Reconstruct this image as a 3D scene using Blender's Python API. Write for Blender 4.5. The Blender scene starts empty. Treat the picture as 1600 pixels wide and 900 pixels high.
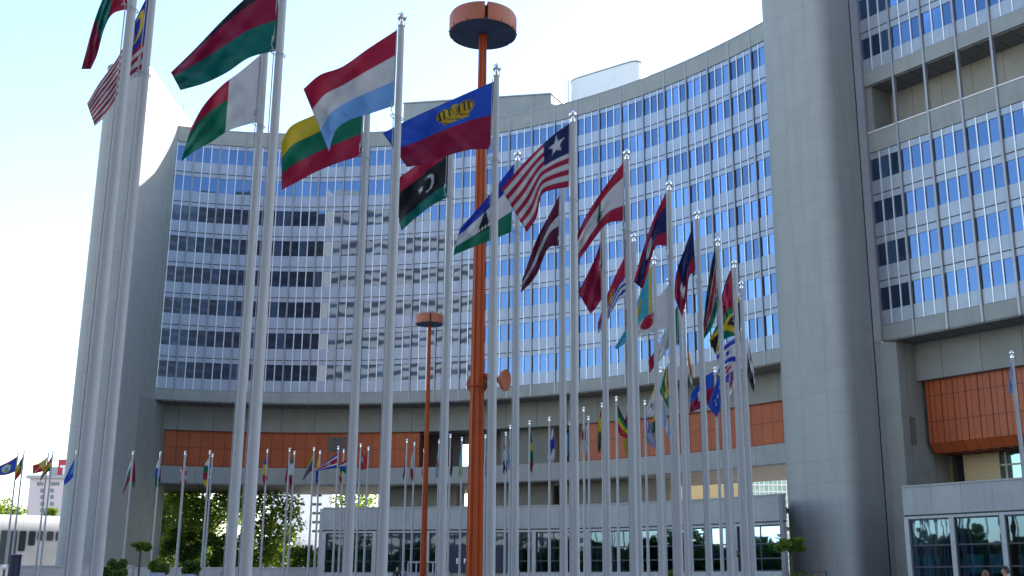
import bpy, bmesh, math, random
import numpy as np
from mathutils import Vector

C = bpy.context.scene
rng = random.Random(7)
# ------------------------------------------------------------------ camera
F_PX, PITCH, PPX, PPY, CAM_H = 1760.0, math.radians(14.5), 858.0, 450.0, 1.6
cam = bpy.data.cameras.new('camera'); cam_o = bpy.data.objects.new('camera', cam)
C.collection.objects.link(cam_o); C.camera = cam_o
cam.sensor_width = 36.0; cam.lens = F_PX / 1600 * 36; cam.shift_x = -(PPX - 800) / 1600
cam.clip_end = 5000; cam.clip_start = 0.1
cam_o.location = (0, 0, CAM_H); cam_o.rotation_euler = (math.pi / 2 + PITCH, 0, 0)
# ------------------------------------------------------------------ sky, sun, exposure
SUN_AZ, SUN_EL = math.radians(55), math.radians(27)      # azimuth from +Y towards +X
w = bpy.data.worlds.new('World'); C.world = w; w.use_nodes = True
nt = w.node_tree; nt.nodes.clear()
sky = nt.nodes.new('ShaderNodeTexSky'); sky.sky_type = 'NISHITA'; sky.sun_disc = False
sky.sun_elevation = SUN_EL; sky.sun_rotation = SUN_AZ; sky.air_density = 1.0; sky.dust_density = .8; sky.ozone_density = 1.0
bg = nt.nodes.new('ShaderNodeBackground'); bg.inputs[1].default_value = 0.15
wo = nt.nodes.new('ShaderNodeOutputWorld')
nt.links.new(sky.outputs[0], bg.inputs[0]); nt.links.new(bg.outputs[0], wo.inputs[0])
sl = bpy.data.lights.new('sun', 'SUN'); sl.energy = 4.0; sl.angle = math.radians(0.5); sl.color = (1, .93, .82)
so = bpy.data.objects.new('sun', sl); C.collection.objects.link(so)
so.rotation_euler = (math.pi / 2 - SUN_EL, 0, math.pi - SUN_AZ)
C.view_settings.view_transform = 'Standard'; C.view_settings.look = 'None'
C.view_settings.exposure = 1.8; C.view_settings.gamma = 1
C.cycles.max_bounces = 6; C.cycles.transparent_max_bounces = 12
C.cycles.caustics_reflective = False; C.cycles.caustics_refractive = False

# ------------------------------------------------------------------ pixel helpers (photo 1600x900 -> world)
ST, CT = math.sin(PITCH), math.cos(PITCH)
def Rr(y): return math.tan(PITCH + math.atan((PPY - y) / F_PX))
def at(x, y, Y):
    v = (PPY - y) / F_PX; u = (x - PPX) / F_PX
    return Vector((Y * u / (CT - v * ST), Y, CAM_H + Y * Rr(y)))
def atZ(x, y, Z): return at(x, y, (Z - CAM_H) / Rr(y))
def px_of(X, Y, Z):
    Z = Z - CAM_H
    return PPX + F_PX * X / (Y * CT + Z * ST)
def ground(Y): return .008 * max(0, min(Y - 15, 110))

# ------------------------------------------------------------------ materials
MATS = {}
def newmat(name):
    m = bpy.data.materials.new(name); m.use_nodes = True
    n = m.node_tree; p = n.nodes['Principled BSDF']; MATS[name] = m
    return m, n, p
def N(n, t, **k):
    o = n.nodes.new(t)
    for a, b in k.items():
        if a.startswith('i_'): o.inputs[int(a[2:])].default_value = b
        else: setattr(o, a, b)
    return o
def rgba(c): return (c[0], c[1], c[2], 1)
def mixc(n, fac, a, b, mode='MIX'):
    o = n.nodes.new('ShaderNodeMix'); o.data_type = 'RGBA'; o.blend_type = mode
    for s, v in ((0, fac), (6, a), (7, b)):
        if isinstance(v, (int, float)): o.inputs[s].default_value = v
        elif isinstance(v, tuple): o.inputs[s].default_value = rgba(v)
        else: n.links.new(v, o.inputs[s])
    return o.outputs[2]
def math_(n, op, a, b=0.0):
    o = n.nodes.new('ShaderNodeMath'); o.operation = op
    for s, v in ((0, a), (1, b)):
        if isinstance(v, (int, float)): o.inputs[s].default_value = v
        else: n.links.new(v, o.inputs[s])
    return o.outputs[0]
def noise(n, scale, detail=4, vec=None, obj=True):
    t = n.nodes.new('ShaderNodeTexNoise'); t.inputs['Scale'].default_value = scale; t.inputs['Detail'].default_value = detail
    if vec is None:
        tc = n.nodes.new('ShaderNodeTexCoord'); vec = tc.outputs['Object']
    n.links.new(vec, t.inputs['Vector'])
    return t.outputs['Fac']
def mapped(n, scale, src='Object'):
    tc = n.nodes.new('ShaderNodeTexCoord'); mp = n.nodes.new('ShaderNodeMapping')
    mp.inputs['Scale'].default_value = scale; n.links.new(tc.outputs[src], mp.inputs[0])
    return mp.outputs[0]
def ramp(n, fac, lo, hi):
    o = n.nodes.new('ShaderNodeMapRange'); o.inputs[1].default_value = lo; o.inputs[2].default_value = hi
    n.links.new(fac, o.inputs[0]); return o.outputs[0]

def plain(name, col, rough=.6, metal=0., var=.12, scale=3., spec=.4, streak=0.):
    m, n, p = newmat(name)
    f = noise(n, scale, 5)
    lo = tuple(c * (1 - var) for c in col); hi = tuple(min(1, c * (1 + var)) for c in col)
    c = mixc(n, ramp(n, f, .3, .7), lo, hi)
    if streak:
        s = noise(n, 1, 4, mapped(n, (2.2, 2.2, .09)))
        c = mixc(n, math_(n, 'MULTIPLY', ramp(n, s, .55, .8), streak), c, tuple(k * .45 for k in col))
    n.links.new(c, p.inputs['Base Color'])
    p.inputs['Roughness'].default_value = rough; p.inputs['Metallic'].default_value = metal
    p.inputs['Specular IOR Level'].default_value = spec
    return m
def panelled(name, col, su, sv, line=.02, lcol=(.08, .08, .08), rough=.7, metal=0., var=.08, ou=0., ov=0., panelvar=.06, streak=.25, lfac=.75):
    """cladding panels: joint lines from the UV map (metres)"""
    m, n, p = newmat(name)
    uv = n.nodes.new('ShaderNodeUVMap'); sp = n.nodes.new('ShaderNodeSeparateXYZ'); n.links.new(uv.outputs[0], sp.inputs[0])
    def gap(s, step, off):
        if step <= 0: return None, None
        a = math_(n, 'DIVIDE', math_(n, 'ADD', s, off + 1000 * step), step)
        fr = math_(n, 'FRACT', a); d = math_(n, 'ABSOLUTE', math_(n, 'SUBTRACT', fr, .5))
        return math_(n, 'GREATER_THAN', d, .5 - line / step), math_(n, 'FLOOR', a)
    gu, iu = gap(sp.outputs[0], su, ou); gv, iv = gap(sp.outputs[1], sv, ov)
    g = math_(n, 'MAXIMUM', gu if gu is not None else 0., gv if gv is not None else 0.)
    cid = math_(n, 'ADD', math_(n, 'MULTIPLY', iu if iu is not None else 0., 12.989), math_(n, 'MULTIPLY', iv if iv is not None else 0., 78.23))
    wn = n.nodes.new('ShaderNodeTexWhiteNoise'); wn.noise_dimensions = '1D'; n.links.new(cid, wn.inputs['W'])
    f = noise(n, .6, 6)
    c = mixc(n, ramp(n, f, .3, .7), tuple(k * (1 - var) for k in col), tuple(k * (1 + var) for k in col))
    c = mixc(n, math_(n, 'MULTIPLY', wn.outputs[0], panelvar * 2), c, tuple(k * .6 for k in col))
    s = noise(n, 1, 5, mapped(n, (1.6, 1.6, .12)))
    c = mixc(n, math_(n, 'MULTIPLY', ramp(n, s, .5, .8), streak), c, tuple(k * .55 for k in col))
    c = mixc(n, math_(n, 'MULTIPLY', g, lfac), c, lcol)
    n.links.new(c, p.inputs['Base Color'])
    p.inputs['Roughness'].default_value = rough; p.inputs['Metallic'].default_value = metal
    p.inputs['Specular IOR Level'].default_value = .35
    b = n.nodes.new('ShaderNodeBump'); b.inputs['Strength'].default_value = .25; b.inputs['Distance'].default_value = .02
    n.links.new(math_(n, 'SUBTRACT', 1., g), b.inputs['Height']); n.links.new(b.outputs[0], p.inputs['Normal'])
    return m
def coated_glass(name, dark, tint, refl=.5, wob=.02, light=(.16, .26, .46)):
    """reflective facade glass; lighter panes are blinds behind it (per-pane random attribute)"""
    m, n, p = newmat(name)
    at_ = n.nodes.new('ShaderNodeAttribute'); at_.attribute_name = 'rnd'
    r = at_.outputs['Fac']
    uv = n.nodes.new('ShaderNodeUVMap'); sp = n.nodes.new('ShaderNodeSeparateXYZ'); n.links.new(uv.outputs[0], sp.inputs[0])
    full = math_(n, 'GREATER_THAN', r, .74)
    low = math_(n, 'MULTIPLY', math_(n, 'GREATER_THAN', math_(n, 'SUBTRACT', math_(n, 'MULTIPLY', r, .6), .1), sp.outputs[1]), math_(n, 'LESS_THAN', r, .62))
    base = mixc(n, math_(n, 'MULTIPLY', r, .5), dark, tuple(k * 1.9 for k in dark))
    base = mixc(n, math_(n, 'MULTIPLY', full, .75), base, light)
    base = mixc(n, math_(n, 'MULTIPLY', low, .35), base, light)
    d = n.nodes.new('ShaderNodeBsdfDiffuse'); n.links.new(base, d.inputs[0])
    gl = n.nodes.new('ShaderNodeBsdfGlossy'); gl.inputs['Color'].default_value = rgba(tint); gl.inputs['Roughness'].default_value = .02
    b = n.nodes.new('ShaderNodeBump'); b.inputs['Strength'].default_value = 1.; b.inputs['Distance'].default_value = wob
    n.links.new(noise(n, .30, 1), b.inputs['Height']); n.links.new(b.outputs[0], gl.inputs['Normal'])
    lw = n.nodes.new('ShaderNodeLayerWeight'); lw.inputs[0].default_value = .35
    fac = math_(n, 'ADD', math_(n, 'MULTIPLY', lw.outputs['Fresnel'], 1 - refl), refl)
    mx = n.nodes.new('ShaderNodeMixShader'); n.links.new(fac, mx.inputs[0]); n.links.new(d.outputs[0], mx.inputs[1]); n.links.new(gl.outputs[0], mx.inputs[2])
    n.links.new(mx.outputs[0], n.nodes['Material Output'].inputs[0])
    return m
def clear_glass(name, tint, refl=.3, wob=.01):
    m, n, p = newmat(name)
    t = n.nodes.new('ShaderNodeBsdfTransparent'); t.inputs[0].default_value = rgba(tint)
    gl = n.nodes.new('ShaderNodeBsdfGlossy'); gl.inputs['Color'].default_value = (.30, .49, .73, 1); gl.inputs['Roughness'].default_value = .02
    b = n.nodes.new('ShaderNodeBump'); b.inputs['Strength'].default_value = 1.; b.inputs['Distance'].default_value = wob
    n.links.new(noise(n, .7, 1), b.inputs['Height']); n.links.new(b.outputs[0], gl.inputs['Normal'])
    lw = n.nodes.new('ShaderNodeLayerWeight'); lw.inputs[0].default_value = .4
    fac = math_(n, 'ADD', math_(n, 'MULTIPLY', lw.outputs['Fresnel'], 1 - refl), refl)
    mx = n.nodes.new('ShaderNodeMixShader'); n.links.new(fac, mx.inputs[0]); n.links.new(t.outputs[0], mx.inputs[1]); n.links.new(gl.outputs[0], mx.inputs[2])
    n.links.new(mx.outputs[0], n.nodes['Material Output'].inputs[0])
    return m
def cloth_mat():
    m, n, p = newmat('flag_cloth')
    a = n.nodes.new('ShaderNodeAttribute'); a.attribute_name = 'cloth'
    wv = noise(n, 60, 3)
    c = mixc(n, math_(n, 'ADD', math_(n, 'MULTIPLY', wv, .2), .22), a.outputs['Color'], (0., 0., 0.), 'MIX')
    n.links.new(c, p.inputs['Base Color']); p.inputs['Roughness'].default_value = .75; p.inputs['Specular IOR Level'].default_value = .25
    p.inputs['Sheen Weight'].default_value = .15
    bp = n.nodes.new('ShaderNodeBump'); bp.inputs['Strength'].default_value = .5; bp.inputs['Distance'].default_value = .03
    n.links.new(noise(n, 1, 3, mapped(n, (3, 3, 9))), bp.inputs['Height']); n.links.new(bp.outputs[0], p.inputs['Normal'])
    t = n.nodes.new('ShaderNodeBsdfTranslucent'); n.links.new(c, t.inputs[0])
    mx = n.nodes.new('ShaderNodeMixShader'); mx.inputs[0].default_value = .35
    n.links.new(p.outputs[0], mx.inputs[1]); n.links.new(t.outputs[0], mx.inputs[2])
    n.links.new(mx.outputs[0], n.nodes['Material Output'].inputs[0])
    return m
def leaf_mat(name, a, b):
    m, n, p = newmat(name)
    at_ = n.nodes.new('ShaderNodeAttribute'); at_.attribute_name = 'rnd'
    c = mixc(n, at_.outputs['Fac'], a, b)
    n.links.new(c, p.inputs['Base Color']); p.inputs['Roughness'].default_value = .5; p.inputs['Specular IOR Level'].default_value = .3
    t = n.nodes.new('ShaderNodeBsdfTranslucent'); n.links.new(mixc(n, .5, c, (.25, .35, .02)), t.inputs[0])
    mx = n.nodes.new('ShaderNodeMixShader'); mx.inputs[0].default_value = .5
    n.links.new(p.outputs[0], mx.inputs[1]); n.links.new(t.outputs[0], mx.inputs[2])
    n.links.new(mx.outputs[0], n.nodes['Material Output'].inputs[0])
    return m

CONC = (.36, .375, .365)
M = dict(
    tower=panelled('concrete_tower_panels', (.33, .338, .318), 2.7, 1.82, .015, (.16, .17, .17), ou=.4, lfac=.5, streak=.28, panelvar=.05, var=.03),
    fascia=panelled('pale_fascia', (.32, .335, .31), 2.93, 0, .03, (.12, .12, .12), streak=.2),
    fasciaw=panelled('pale_fascia_wing', (.30, .315, .29), 3.1, 0, .03, (.12, .12, .12), streak=.3),
    wall=panelled('grey_wall_panels', (.265, .275, .25), 3.6, 0, .035, (.08, .08, .08), streak=.2),
    wallb=panelled('beige_wall_panels', (.34, .335, .28), 2.9, 0, .03, (.15, .14, .1), streak=.2),
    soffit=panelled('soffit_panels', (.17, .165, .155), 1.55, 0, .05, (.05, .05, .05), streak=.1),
    spandrel=plain('spandrel_metal', (.325, .385, .485), .42, .25, .05, .8, .5, .3),
    spandrelw=plain('spandrel_metal_wing', (.32, .36, .41), .42, .25, .07, .8, .5, .45),
    bar=plain('bright_aluminium', (.80, .80, .79), .35, .3, .03, 2, .5),
    mull=plain('bronze_grey_aluminium', (.30, .29, .30), .4, .4, .06, 2, .5),
    dark=plain('dark_joint', (.03, .03, .035), .7),
    glass=coated_glass('blue_facade_glass', (.006, .012, .024), (.15, .245, .42), .5, .007, (.07, .12, .21)),
    orange=panelled('orange_enamel_panels', (.42, .092, .027), 1.22, 2.05, .035, (.10, .02, .01), rough=.45, ov=.25, panelvar=.14, streak=.15),
    orangew=panelled('orange_enamel_panels_wing', (.42, .09, .024), 1.12, 2.15, .04, (.10, .02, .01), rough=.45, ov=.8, panelvar=.14, streak=.15),
    beam=panelled('concrete_beam', (.31, .325, .31), 5.8, 0, .03, (.12, .12, .12), streak=.2),
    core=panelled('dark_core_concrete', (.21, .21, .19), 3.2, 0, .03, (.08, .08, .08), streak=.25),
    shadecore=panelled('shaded_core_concrete', (.09, .085, .08), 3.2, 0, .03, (.04, .04, .04), streak=.2),  # core concrete with the shade of the deep recesses put into its colour
    pav=panelled('pavilion_panels', (.34, .345, .34), 2.35, 0, .02, (.18, .18, .18), streak=.3),
    frame=plain('pale_window_frame', (.36, .36, .355), .5, .1),
    dframe=plain('dark_window_frame', (.02, .025, .035), .4),
    pglass=clear_glass('pavilion_glass', (.26, .38, .44), .15, .004),
    inside=plain('dim_interior', (.03, .035, .045), .9),
    curtain=plain('teal_curtain', (.25, .50, .50), .9, var=.35, scale=1.5),
    white=plain('white_paint', (.80, .80, .78), .5, 0, .04, .5, .4, .15),
    pole=plain('pole_paint', (.36, .362, .362), .6, .0, .04, .7, .25, .2),
    steel=plain('polished_steel', (.75, .75, .76), .12, 1., .03),
    cord=plain('grey_cord', (.35, .35, .36), .6),
    lamp=plain('orange_lacquer', (.31, .045, .004), .5, .0, .18, 1.2, .22, .25),
    lampd=plain('faded_orange_lacquer', (.35, .10, .045), .5, .0, .14, 1.5, .4, .3),
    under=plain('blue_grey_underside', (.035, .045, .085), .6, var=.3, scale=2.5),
    cloth=cloth_mat(),
    leaf=leaf_mat('leaf_green', (.04, .09, .018), (.19, .28, .04)),
    leafd=leaf_mat('leaf_dark', (.02, .055, .014), (.08, .15, .03)),
    leafy=leaf_mat('leaf_yellow_green', (.08, .14, .02), (.26, .32, .05)),
    bark=plain('bark', (.07, .05, .035), .9, var=.3, scale=6),
    paving=plain('paving', (.30, .29, .28), .8, var=.15, scale=.5),
    stone=plain('low_wall_stone', (.42, .40, .38), .8, var=.12, scale=1.2, streak=.2),
    planter=plain('blue_grey_planter', (.30, .34, .42), .6),
    navy=plain('navy_paint', (.015, .02, .045), .45),
    pink=plain('pale_pink_render', (.60, .50, .49), .85, var=.05, scale=.3),
    red=plain('red_sign', (.5, .03, .05), .5),
    beige=plain('warm_beige_render', (.62, .50, .30), .85, var=.06, scale=.3, streak=.1),
    winglass=coated_glass('small_window_glass', (.025, .027, .03), (.35, .4, .45), .12, .01, (.2, .2, .2)),
    gridglass=coated_glass('green_grid_glass', (.05, .10, .10), (.5, .75, .75), .35, .01, (.25, .4, .4)),
    oppw=plain('warm_tower_cladding', (.62, .49, .38), .8), oppg=plain('tower_window_band', (.09, .09, .095), .6), oppd=plain('shaded_tower_cladding', (.06, .065, .08), .6),  # shade of the dark opposite tower is put into its cladding colour
    skin=plain('skin', (.50, .30, .22), .55), hair=plain('dark_hair', (.02, .012, .01), .5), hairb=plain('auburn_hair', (.16, .07, .035), .5),
    jacket=plain('black_jacket', (.02, .02, .025), .8), shirt=plain('white_shirt', (.7, .7, .7), .8), trousers=plain('dark_trousers', (.03, .035, .05), .8), cloth_p=plain('purple_top', (.22, .18, .30), .8),
)

# ------------------------------------------------------------------ mesh builder
class MB:
    def __init__(s): s.v = []; s.f = []; s.uv = []; s.r = []; s.mi = []
    def quad(s, pts, uvs=None, rnd=0., mi=0):
        b = len(s.v); s.v += [tuple(p) for p in pts]; s.f.append(tuple(range(b, b + len(pts))))
        if uvs is None: uvs = [(0, 0), (1, 0), (1, 1), (0, 1)][:len(pts)] if len(pts) <= 4 else [(0, 0)] * len(pts)
        s.uv.append(uvs); s.r.append(rnd); s.mi.append(mi)
    def mesh(s, verts, faces, uvs=None, rnd=0., mi=0):
        b = len(s.v); s.v += [tuple(p) for p in verts]
        for i, f in enumerate(faces):
            s.f.append(tuple(b + k for k in f)); s.uv.append([uvs[k] for k in f] if uvs else [(0, 0)] * len(f)); s.r.append(rnd); s.mi.append(mi)
    def box(s, c, size, rot=0., rnd=0., mi=0):
        cx, cy, cz = c; a, b, h = (k / 2 for k in size); co, si = math.cos(rot), math.sin(rot)
        def P(x, y, z): return (cx + x * co - y * si, cy + x * si + y * co, cz + z)
        q = [(-a, -b), (a, -b), (a, b), (-a, b)]; per = [0, 2 * a, 2 * a + 2 * b, 4 * a + 2 * b, 4 * a + 4 * b]
        for i in range(4):
            (x0, y0), (x1, y1) = q[i], q[(i + 1) % 4]
            s.quad([P(x0, y0, -h), P(x1, y1, -h), P(x1, y1, h), P(x0, y0, h)],
                   [(per[i], cz - h), (per[i + 1], cz - h), (per[i + 1], cz + h), (per[i], cz + h)], rnd, mi)
        s.quad([P(*k, h) for k in q], [(x, y) for x, y in q], rnd, mi)
        s.quad([P(*k, -h) for k in reversed(q)], [(x, y) for x, y in reversed(q)], rnd, mi)
    def sweep(s, frames, prof, caps=True, closed=True, mi=0):
        """frames: list of (pos2d Vector, outward normal 2d Vector, s); prof: [(d, z or z(s))...] closed loop"""
        k = len(prof); n = len(frames); b = len(s.v)
        zz = lambda z, t: z(t) if callable(z) else z
        for p, nn, t in frames:
            for d, z in prof: s.v.append((p.x + nn.x * d, p.y + nn.y * d, zz(z, t)))
        for i in range(n - 1):
            for j in range(k if closed else k - 1):
                j2 = (j + 1) % k
                a, bb, c, dd = b + i * k + j, b + (i + 1) * k + j, b + (i + 1) * k + j2, b + i * k + j2
                t0, t1 = frames[i][2], frames[i + 1][2]
                vert = abs(prof[j][0] - prof[j2][0]) < .6 * abs(zz(prof[j][1], t0) - zz(prof[j2][1], t0)) + 1e-6
                def V(q, t): return zz(prof[q][1], t) if vert else prof[q][0]
                s.f.append((a, bb, c, dd)); s.uv.append([(t0, V(j, t0)), (t1, V(j, t1)), (t1, V(j2, t1)), (t0, V(j2, t0))]); s.r.append(0.); s.mi.append(mi)
        if caps and closed:
            s.f.append(tuple(b + j for j in range(k))); s.uv.append([(prof[j][0], zz(prof[j][1], frames[0][2])) for j in range(k)]); s.r.append(0.); s.mi.append(mi)
            e = b + (n - 1) * k
            s.f.append(tuple(e + j for j in reversed(range(k)))); s.uv.append([(prof[j][0], zz(prof[j][1], frames[-1][2])) for j in reversed(range(k))]); s.r.append(0.); s.mi.append(mi)
    def poly_prism(s, pts, z0, z1, mi=0, ztop=None):
        n = len(pts); per = 0.; zt = lambda p: ztop(p) if ztop else z1
        for i in range(n):
            p, q = pts[i], pts[(i + 1) % n]; L = math.hypot(q[0] - p[0], q[1] - p[1])
            s.quad([(p[0], p[1], z0), (q[0], q[1], z0), (q[0], q[1], zt(q)), (p[0], p[1], zt(p))],
                   [(per, z0), (per + L, z0), (per + L, zt(q)), (per, zt(p))], mi=mi); per += L
        s.quad([(p[0], p[1], zt(p)) for p in pts], [(0, 0)] * n, mi=mi)
        s.quad([(p[0], p[1], z0) for p in reversed(pts)], [(0, 0)] * n, mi=mi)
    def lathe(s, prof, c, seg=16, mi=0, axis=None):
        """prof [(r,z)...] about vertical axis at c"""
        b = len(s.v); k = len(prof)
        for i in range(seg):
            a = 2 * math.pi * i / seg
            for r, z in prof:
                p = Vector((r * math.cos(a), r * math.sin(a), z))
                if axis is not None: p = axis @ p
                s.v.append((c[0] + p.x, c[1] + p.y, c[2] + p.z))
        for i in range(seg):
            i2 = (i + 1) % seg
            for j in range(k - 1):
                s.f.append((b + i * k + j, b + i2 * k + j, b + i2 * k + j + 1, b + i * k + j + 1)); s.uv.append([(0, 0)] * 4); s.r.append(0.); s.mi.append(mi)
    def tube(s, pts, r, seg=8, mi=0):
        pts = [Vector(p) for p in pts]; n = len(pts); b = len(s.v)
        rs = r if isinstance(r, (list, tuple)) else [r] * n
        for i, p in enumerate(pts):
            t = (pts[min(i + 1, n - 1)] - pts[max(i - 1, 0)]).normalized()
            x = t.orthogonal().normalized() if abs(t.z) > .9 else t.cross(Vector((0, 0, 1))).normalized()
            if abs(t.z) > .9: x = (Vector((1, 0, 0)) - t * t.x).normalized()
            y = t.cross(x)
            for k in range(seg):
                a = 2 * math.pi * k / seg; q = p + (x * math.cos(a) + y * math.sin(a)) * rs[i]; s.v.append(tuple(q))
        for i in range(n - 1):
            for k in range(seg):
                k2 = (k + 1) % seg
                s.f.append((b + i * seg + k, b + i * seg + k2, b + (i + 1) * seg + k2, b + (i + 1) * seg + k)); s.uv.append([(0, 0)] * 4); s.r.append(0.); s.mi.append(mi)
        s.f.append(tuple(b + k for k in reversed(range(seg)))); s.uv.append([(0, 0)] * seg); s.r.append(0.); s.mi.append(mi)
        e = b + (n - 1) * seg
        s.f.append(tuple(e + k for k in range(seg))); s.uv.append([(0, 0)] * seg); s.r.append(0.); s.mi.append(mi)
    def build(s, name, mats, parent=None, smooth=False, origin=None):
        me = bpy.data.meshes.new(name)
        o_ = Vector(origin) if origin is not None else (parent.matrix_world.translation if False else None)
        off = Vector((0, 0, 0))
        if origin is not None: off = Vector(origin)
        elif parent is not None: off = Vector(parent.get('_o', (0, 0, 0)))
        me.from_pydata([(x - off.x, y - off.y, z - off.z) for x, y, z in s.v], [], s.f)
        l = me.uv_layers.new(name='UVMap')
        l.data.foreach_set('uv', [c for f in s.uv for p in f for c in p])
        a = me.attributes.new('rnd', 'FLOAT', 'FACE'); a.data.foreach_set('value', s.r)
        for m in (mats if isinstance(mats, (list, tuple)) else [mats]): me.materials.append(m)
        me.polygons.foreach_set('material_index', s.mi)
        bm = bmesh.new(); bm.from_mesh(me)
        bmesh.ops.remove_doubles(bm, verts=bm.verts, dist=1e-5)
        bmesh.ops.recalc_face_normals(bm, faces=bm.faces); bm.to_mesh(me); bm.free()
        if smooth:
            me.polygons.foreach_set('use_smooth', [True] * len(me.polygons))
            if smooth != 'all': me.set_sharp_from_angle(angle=math.radians(38))
        o = bpy.data.objects.new(name, me); C.collection.objects.link(o); o['_o'] = tuple(off)
        if parent is not None: o.parent = parent
        elif origin is not None: o.location = origin
        return o
def tag(o, label, cat, group=None, kind=None):
    o['label'] = label; o['category'] = cat
    if group: o['group'] = group
    if kind: o['kind'] = kind
    return o
def thing(name, label, cat, loc, group=None):
    o = bpy.data.objects.new(name, None); C.collection.objects.link(o); o.location = loc; o.empty_display_size = .3
    o['_o'] = tuple(loc)
    return tag(o, label, cat, group)
def structure(o): o['kind'] = 'structure'; return o

# ------------------------------------------------------------------ ground
g = MB()
ys = [-400, -5, 15] + [15 + 110 * i / 12 for i in range(1, 13)] + [400, 3000]
for a, b in zip(ys, ys[1:]):
    g.quad([(-2500, a, ground(a)), (2500, a, ground(a)), (2500, b, ground(b)), (-2500, b, ground(b))])
structure(g.build('ground', M['paving']))

# ------------------------------------------------------------------ curves
def curve_from(pts, n=600, deg=4, ext0=0., ext1=0.):
    P = np.array([(p.x, p.y) for p in pts]); c = np.polyfit(P[:, 0], P[:, 1], deg)
    xs = np.linspace(P[0, 0] - ext0, P[-1, 0] + ext1, n); yy = np.polyval(c, xs)
    s = np.r_[0, np.cumsum(np.hypot(np.diff(xs), np.diff(yy)))]
    return xs, yy, s
class Curve:
    def __init__(self, xs, ys, s): self.xs, self.ys, self.s = xs, ys, s
    def frame(self, t):
        x, y = np.interp(t, self.s, self.xs), np.interp(t, self.s, self.ys)
        e = .4; dx = np.interp(t + e, self.s, self.xs) - np.interp(t - e, self.s, self.xs); dy = np.interp(t + e, self.s, self.ys) - np.interp(t - e, self.s, self.ys)
        L = math.hypot(dx, dy)
        return Vector((x, y)), Vector((dy / L, -dx / L)), t        # outward = towards the plaza
    def frames(self, a, b, step=1.5):
        n = max(2, int(abs(b - a) / step) + 1); return [self.frame(a + (b - a) * i / (n - 1)) for i in range(n)]
    def s_at_px(self, px, z, d=0.):
        best = None
        for t in np.linspace(0, self.s[-1], 500):
            p, n, _ = self.frame(t); e = abs(px_of(p.x + n.x * d, p.y + n.y * d, z) - px)
            if best is None or e < best[0]: best = (e, t)
        return best[1]

# ================================================================== curved main block
arc_px = [(228, 622), (310, 626.5), (400, 629), (517, 630), (600, 629.5), (700, 626.5), (797, 621), (850, 617), (905, 612), (980, 604), (1075, 591), (1140, 580), (1197, 569), (1222, 564.5)]
ZB = 21.0
ARC = Curve(*curve_from([atZ(x, y, ZB) for x, y in arc_px], ext1=2.4))
S0 = ARC.s_at_px(226.5, ZB); BAY = 2.9297; NB = 26
def Zt(s): return 53.3 + 1.9 * s / 75
def lev(t): return lambda s: ZB + t * (Zt(s) - ZB)
T_BAND, T_PAR = .037, .945; NST = 8; DT = (T_PAR - T_BAND) / NST
SA, SBend = S0, S0 + NB * BAY
blk = thing('office_building', 'long concave office block with eight rows of blue ribbon windows and orange panels below', 'building', (-10, 132, .9))
fr = ARC.frames(SA, SBend, 1.2)
m = MB(); m.sweep(fr, [(.10, lev(T_PAR)), (.10, lev(1.)), (-.5, lev(1.)), (-.5, lev(T_PAR))]); m.build('parapet', M['fascia'], blk)
m = MB(); m.sweep(fr, [(.14, lev(1.0003)), (.14, lev(1.003)), (-.54, lev(1.003)), (-.54, lev(1.0003))]); m.build('parapet_coping', M['mull'], blk)
m = MB(); m.sweep(fr, [(.08, ZB), (.08, lev(T_BAND)), (-.4, lev(T_BAND)), (-.4, ZB)]); m.build('fascia_band', M['fascia'], blk)
for k in range(NST):
    t0 = T_BAND + k * DT
    m = MB()
    for a, b in ((0.005, .36), (.86, .995)):
        m.sweep(fr, [(0, lev(t0 + a * DT)), (0, lev(t0 + b * DT)), (-.3, lev(t0 + b * DT)), (-.3, lev(t0 + a * DT))])
    m.build('spandrel', M['spandrel'], blk)
m = MB()
for k in range(NST + 1):
    t0 = T_BAND + k * DT
    m.sweep(fr, [(.035, lev(t0 - .0011)), (.035, lev(t0 + .0011)), (-.2, lev(t0 + .0011)), (-.2, lev(t0 - .0011))])
    if k < NST:
        t1 = t0 + .93 * DT
m.build('floor_joint', M['dark'], blk)
# windows: one part per bay and storey (three panes)
wins = []
def window_mb(curve, s, bay, z0, z1, mbx=None, d=-.06):
    mb = mbx or MB()
    for j in range(3):
        p0, n0, a = curve.frame(s + bay * j / 3); p1, n1, b = curve.frame(s + bay * (j + 1) / 3)
        q = lambda p, n, z: (p.x + n.x * d, p.y + n.y * d, z)
        jx = rng.uniform(-.004, .004); jz = rng.uniform(-.006, .006)
        P = [q(p0, n0, z0(a)), q(p1, n1, z0(b)), q(p1, n1, z1(b)), q(p0, n0, z1(a))]
        # each pane sits at a very slightly different angle, as real glazing does
        P[2] = (P[2][0] + jx, P[2][1] + jz, P[2][2]); P[3] = (P[3][0] + jx, P[3][1] + jz, P[3][2])
        mb.quad(P, rnd=rng.random())
    return mb
rest = MB()
for i in range(NB):
    for k in range(NST):
        t0 = T_BAND + k * DT; z0, z1 = lev(t0 + .355 * DT), lev(t0 + .865 * DT)
        if i >= 14 and not (i == 14 and k < 4):
            window_mb(ARC, SA + i * BAY, BAY, z0, z1).build('window', M['glass'], blk)
        else: window_mb(ARC, SA + i * BAY, BAY, z0, z1, rest)
o = rest.build('window', M['glass'], blk); o['kind'] = 'stuff'
def post(curve, s, wd, d0, d1, z0, z1, name, mat, parent):
    p, n, _ = curve.frame(s); t = Vector((-n.y, n.x)); mb = MB()
    pts = [p + n * d1 + t * wd / 2, p + n * d1 - t * wd / 2, p + n * d0 - t * wd / 2, p + n * d0 + t * wd / 2]
    mb.poly_prism([(q.x, q.y) for q in pts], z0, z1); return mb.build(name, mat, parent)
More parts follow.
